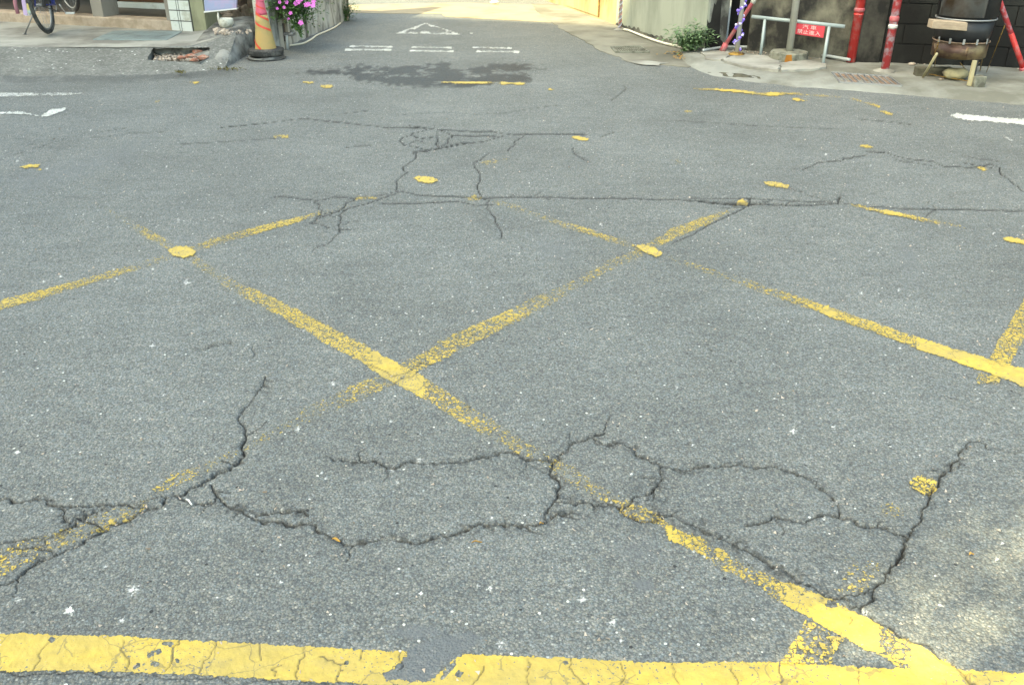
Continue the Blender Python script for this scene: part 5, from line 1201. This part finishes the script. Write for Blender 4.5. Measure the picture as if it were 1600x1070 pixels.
def text(s, center, width, height, par):
    cu = bpy.data.curves.new('lettering', 'FONT'); cu.body = s; cu.align_x = 'CENTER'; cu.align_y = 'CENTER'; cu.size = 1; cu.extrude = .004
    tmp = bpy.data.objects.new('tmp', cu); C.objects.link(tmp); bpy.context.view_layer.update()
    me = bpy.data.meshes.new_from_object(tmp); bpy.data.objects.remove(tmp)
    co = [v.co.copy() for v in me.vertices]
    if not co: return
    x0 = min(c.x for c in co); x1 = max(c.x for c in co); y0 = min(c.y for c in co); y1 = max(c.y for c in co)
    upv = Vector((0, 0, 1)); sx = width/(x1-x0); sy = height/(y1-y0)
    rr = (sg[1]-sg[0]).normalized()
    off = Vector((0, 0, 0)); o_ = par
    while o_ is not None: off += o_.location; o_ = o_.parent
    for v, c in zip(me.vertices, co):
        v.co = center+rr*((c.x-(x0+x1)/2)*sx)+upv*((c.y-(y0+y1)/2)*sy)+sn*(.011+c.z*.4)-off
    me.materials.append(M['sign_white']); o = bpy.data.objects.new('lettering', me); C.objects.link(o); o.parent = par
sw = (sg[1]-sg[0]).length; cen = sum(sg, Vector())/4; shh = (sg[3]-sg[0]).length
text('汽 車', cen+Vector((0, 0, shh*.22))-rv*.0, sw*.46, shh*.34, sign)
text('禁止進入', cen-Vector((0, 0, shh*.22)), sw*.78, shh*.36, sign)

# ------------------------------------------------------------------ drum stove
sb = P(1500, 126, AZ); Yc = sb.y+.12
def zat(y, Y_): return at(1505, y, Y_).z
def xat(x, y, Y_): return at(x, y, Y_).x
RR = .255; cx = xat(1505, 85, Yc-.1)
zb = zat(95, Yc-RR); z1 = zat(69, Yc-RR); z2 = zat(34, Yc-RR)
t = thing('drum_stove', 'sooty sheet metal drum stove standing on splayed wooden legs', 'stove', (cx, Yc, AZ))
cs = Vector((cx, Yc, 0))
MB().lathe(cs, [(RR*.91, zb), (RR*.935, zb+.006), (RR*.95, z1-.004)], 40).build('fire_pot', 'stove_brass', t, True)
MB().lathe(cs+Vector((.0, 0, 0)), [(RR*.92, z1), (RR*.99, z2)], 40).build('drum', 'stove_black', t, True)
MB().lathe(cs, [(RR*1.0, z2+.012), (RR*1.06, z2+.5), (RR*1.08, z2+.8)], 40).build('upper_drum', 'stove_black', t, True)
MB().torus(cs+Vector((0, 0, z1)), (0, 0, 1), RR*.965, .006, 48, 6).build('hoop', 'rust', t, True)
MB().torus(cs+Vector((0, 0, z2+.004)), (0, 0, 1), RR*1.02, .008, 48, 6).build('hoop', 'steel', t, True)
def shell(a0, a1, z0, z1_, r, m, nm, n=14):
    vs = []
    for k in range(n+1):
        a = a0+(a1-a0)*k/n
        for (z, rr) in ((z0, r), (z1_, r*1.045), (z1_, r*1.045+.004), (z0, r+.004)): vs.append(cs+Vector((rr*math.cos(a), rr*math.sin(a), z)))
    MB().add(vs, [(4*k+i, 4*k+(i+1) % 4, 4*(k+1)+(i+1) % 4, 4*(k+1)+i) for k in range(n) for i in range(4)]+[(0, 1, 2, 3), (4*n+3, 4*n+2, 4*n+1, 4*n)]).build(nm, m, t, True)
shell(R(182), R(278), z2+.03, z2+.75, RR*1.012, 'stove_steel', 'side_panel')
shell(R(280), R(358), z2+.03, z2+.75, RR*1.010, 'stove_black', 'side_panel')
shell(R(185), R(262), zb+.005, z1-.03, RR*.945, 'stove_brass', 'side_panel')
for k in range(5):
    a = R(196+k*27); r_ = RR*.985; p = cs+Vector((r_*math.cos(a), r_*math.sin(a), z1+.012)); MB().box(p, (.006, .02, .05), a).build('clip', 'steel', t, bevel=.003)
def leg3(x0, y0, x1, y1, r, m, nm='leg', Yo=0.0, Y1=None):
    a = P(x0, y0, AZ); bq = at(x1, y1, Y1 if Y1 else Yc-RR+.03); MB().tube([a, bq], r, 8).build(nm, m, t, True)
leg3(1442, 121, 1464, 84, .012, 'wood_cream'); 
a = P(1514.5, 134, AZ); MB().box(a+Vector((0, .005, .11)), (.034, .03, .225), 0).build('leg', 'wood_cream', t, bevel=.003)
MB().box(a+Vector((.024, .008, .11)), (.016, .03, .225), 0).build('leg', 'black_metal', t)
leg3(1531, 112, 1548, 30, .005, 'gold', 'rod'); leg3(1541, 114, 1570, 40, .003, 'gold', 'rod'); leg3(1459, 112, 1467, 62, .003, 'gold', 'rod'); leg3(1451, 112, 1465, 70, .003, 'gold', 'rod')
mb = MB(); mb.tube([P(1448, 115, AZ+.02), P(1476, 121, AZ+.02), P(1513, 127, AZ+.02)], .004, 5).build('rod', 'gold', t)
MB().tube([at(1500, 98, Yc-.2), P(1511, 112, AZ+.05)], .004, 5).tube([at(1530, 98, Yc-.2), P(1520, 112, AZ+.05)], .004, 5).build('brace', 'gold', t)
# wooden block
Yw = Yc-RR-.03
wl = [at(1455, 45, Yw), at(1511, 49, Yw), at(1512.5, 36, Yw), at(1458, 32, Yw)]
o = MB().prism([v for v in wl], [v+Vector((.01, .12, 0)) for v in wl]).build('wooden_plank', 'wood_pale', None, bevel=.006); tag(o, 'short pale weathered plank fixed across the front of the drum stove', 'plank')
# things on the apron
def pxbox(name, label, x0, x1, y0, y1, dep, m, cat, rz=0):
    bl = G(x0, y1, -.005); br = G(x1, y1, -.005); h = at(x0, y0, bl.y).z-bl.z; h = max(.03, h)
    d = (br-bl).normalized(); nn = Vector((-d.y, d.x, 0))
    o = MB().prism([bl, br, br+nn*dep, bl+nn*dep], [v+Vector((0, 0, h)) for v in (bl, br, br+nn*dep, bl+nn*dep)]).build(name, m, None, bevel=.006); tag(o, label, cat); return o
pxbox('timber_beam', 'dark mossy timber lying behind the left leg of the drum stove', 1431, 1488, 107, 119.5, .10, 'wood_old', 'timber')
pxbox('concrete_block', 'small mossy square block in front of the drum stove', 1521, 1539, 120, 137, .12, 'base_concrete', 'block')
tag(MB().rock(G(1496, 127)+Vector((0, .06, .055)), (.24, .17, .11), 31, 9, .12).build('river_stone', 'cobble', None, True), 'rounded yellowish stone beneath the drum stove', 'stone')
for x, y, s, lab in ((1452, 113, .05, 'white scrap of rubble by the stove timber'), (1470, 124, .03, 'tiny pale pebble in front of the stove timber'), (1425, 100, .05, 'pale lump of plaster at the block wall foot')):
    tag(MB().rock(P(x, y, AZ+.01), (s*1.6, s, s*.5), x, 5, .3).build('pebble', 'stone_pale'), lab, 'stone', 'loose stones by the stove')
mb = MB(); q = random.Random(2)
for _ in range(320):
    x = q.uniform(1075, 1600); y = 76+ (x-1100)*.05+abs(q.gauss(0, 3)); s = q.uniform(.006, .02); mb.rock(P(x, y, AZ+.004), (s*1.4, s, s*.7), q.random(), 3, .3)
tag(mb.build('grit', 'stone_pale'), 'loose grit and crumbs scattered along the foot of the dark walls', 'grit', kind='stuff')
# steel sheet / dark box behind the stove at right edge
# ------------------------------------------------------------------ small things on the road
def leafthing(x, y, l, w_, ang, label, m='leaf_dry'):
    p = P(x, y, .006); d = Vector((math.cos(ang), math.sin(ang), .12)); mb = MB(); n = 8; s = Vector((-math.sin(ang), math.cos(ang), 0)); vs = []
    for k in range(n+1):
        t_ = k/n; ww = w_*math.sin(math.pi*min(1, t_*.95+.03))**.8; c_ = p+d*l*(t_-.5)+Vector((0, 0, .004*math.sin(t_*5)))
        vs += [c_-s*ww/2+Vector((0, 0, .004)), c_, c_+s*ww/2+Vector((0, 0, .004))]
    mb.add(vs, [(3*k+i, 3*k+i+1, 3*k+4+i, 3*k+3+i) for k in range(n) for i in (0, 1)]); return tag(mb.build('dry_leaf', m, None, True), label, 'leaf', 'dry leaves on the road')
leafthing(525, 844, .028, .010, -.4, 'orange dry leaf lying in the crack at lower middle')
leafthing(846, 818, .014, .007, .5, 'tiny brown leaf on the crack right of centre')
leafthing(745, 847, .03, .004, .1, 'thin brown leaf strip below the wide crack')
leafthing(1518, 866, .018, .010, .3, 'pale orange leaf scrap on the road at right')
p = P(295, 783, .006); tag(MB().tube([p+Vector((-.012, .012, 0)), p+Vector((.0, .0, .004)), p+Vector((.014, -.016, 0))], [.002, .0028, .002], 6).build('cigarette_butt', 'bag_white', None, True), 'white crumpled cigarette butt beside the forked crack', 'litter')
p = P(773, 7, .012); tag(MB().rock(p+Vector((0, 0, .03)), (.14, .06, .05), 3, 6, .4).build('litter_scrap', 'bag_white', None, True), 'crumpled white paper scrap on the sunlit lane', 'litter')
mb = MB(); q = random.Random(77)
for _ in range(900):
    x = q.uniform(-60, 1660); y = q.uniform(150, 1068); s = q.uniform(.0025, .006)*(1+.12*P(x, y).y)
    mb.add([P(x, y, .001)+Vector((q.uniform(-s, s), q.uniform(-s, s), z_)) for z_ in (0, 0, 0, s*.8)], [(0, 1, 3), (1, 2, 3), (2, 0, 3)])
tag(mb.build('loose_grit', 'stone_pale'), 'loose pale grit chips scattered over the asphalt', 'grit', kind='stuff')

# ------------------------------------------------------------------ unseen block of flats added behind the camera to shade the crossing
n_ = Vector((.354, .935, 0)); u_ = Vector((.935, -.354, 0))
T = 11.0; Cn = Vector((.24, 1.27, 0))-Vector((LX, LY, 0))*T-u_*4.4
far = P(540, 20.5).dot(n_)
Lsh = (far-Cn.dot(n_))/(Vector((LX, LY, 0)).dot(n_)); HB = Lsh*math.tan(SUN_EL)
t = thing('shade_caster_block', 'unseen plain block of flats added to cast shade over the crossing', 'building', Cn)
a = Cn-u_*34; b = Cn
MB().prism([a, b, b-n_*6, a-n_*6], [v+Vector((0, 0, HB)) for v in (a, b, b-n_*6, a-n_*6)]).build('wall', 'plaster_grey', t)
for fl in range(int(HB//3)):
    for k in range(9):
        c = Cn-u_*(2+k*3.6)+Vector((0, 0, 3*fl+1.7))+n_*.02; MB().box(c, (1.5, .06, 1.3), math.atan2(u_.y, u_.x)).build('window', 'glass_brown', t)

# unseen tree added behind the camera so its thin crown dapples the near right corner
sv = Vector((-LX*math.cos(SUN_EL), -LY*math.cos(SUN_EL), math.sin(SUN_EL)))
cc_ = Vector((1.35, 1.65, 0))+sv*8.5; q = random.Random(5); tb = Vector((cc_.x-.3, cc_.y-.4, 0))
t = thing('unseen_dapple_tree', 'unseen leafy tree added to dapple the sunlight on the near corner', 'tree', tb)
MB().tube([tb, tb+Vector((.05, .03, 2.4)), tb+Vector((.2, .2, 4.6)), cc_], [.16, .13, .09, .04], 12).build('trunk', 'bark', t, True)
mb = MB()
for _ in range(1450):
    d = Vector((q.gauss(0, 1), q.gauss(0, 1), q.gauss(0, 1))).normalized()*(q.random()**.45)*1.9; d.z *= .7
    mb.leaf(cc_+d, Vector((q.uniform(-1, 1), q.uniform(-1, 1), q.uniform(-.7, .4))), q.uniform(.08, .15), .06)
mb.build('crown', 'leaf', t)
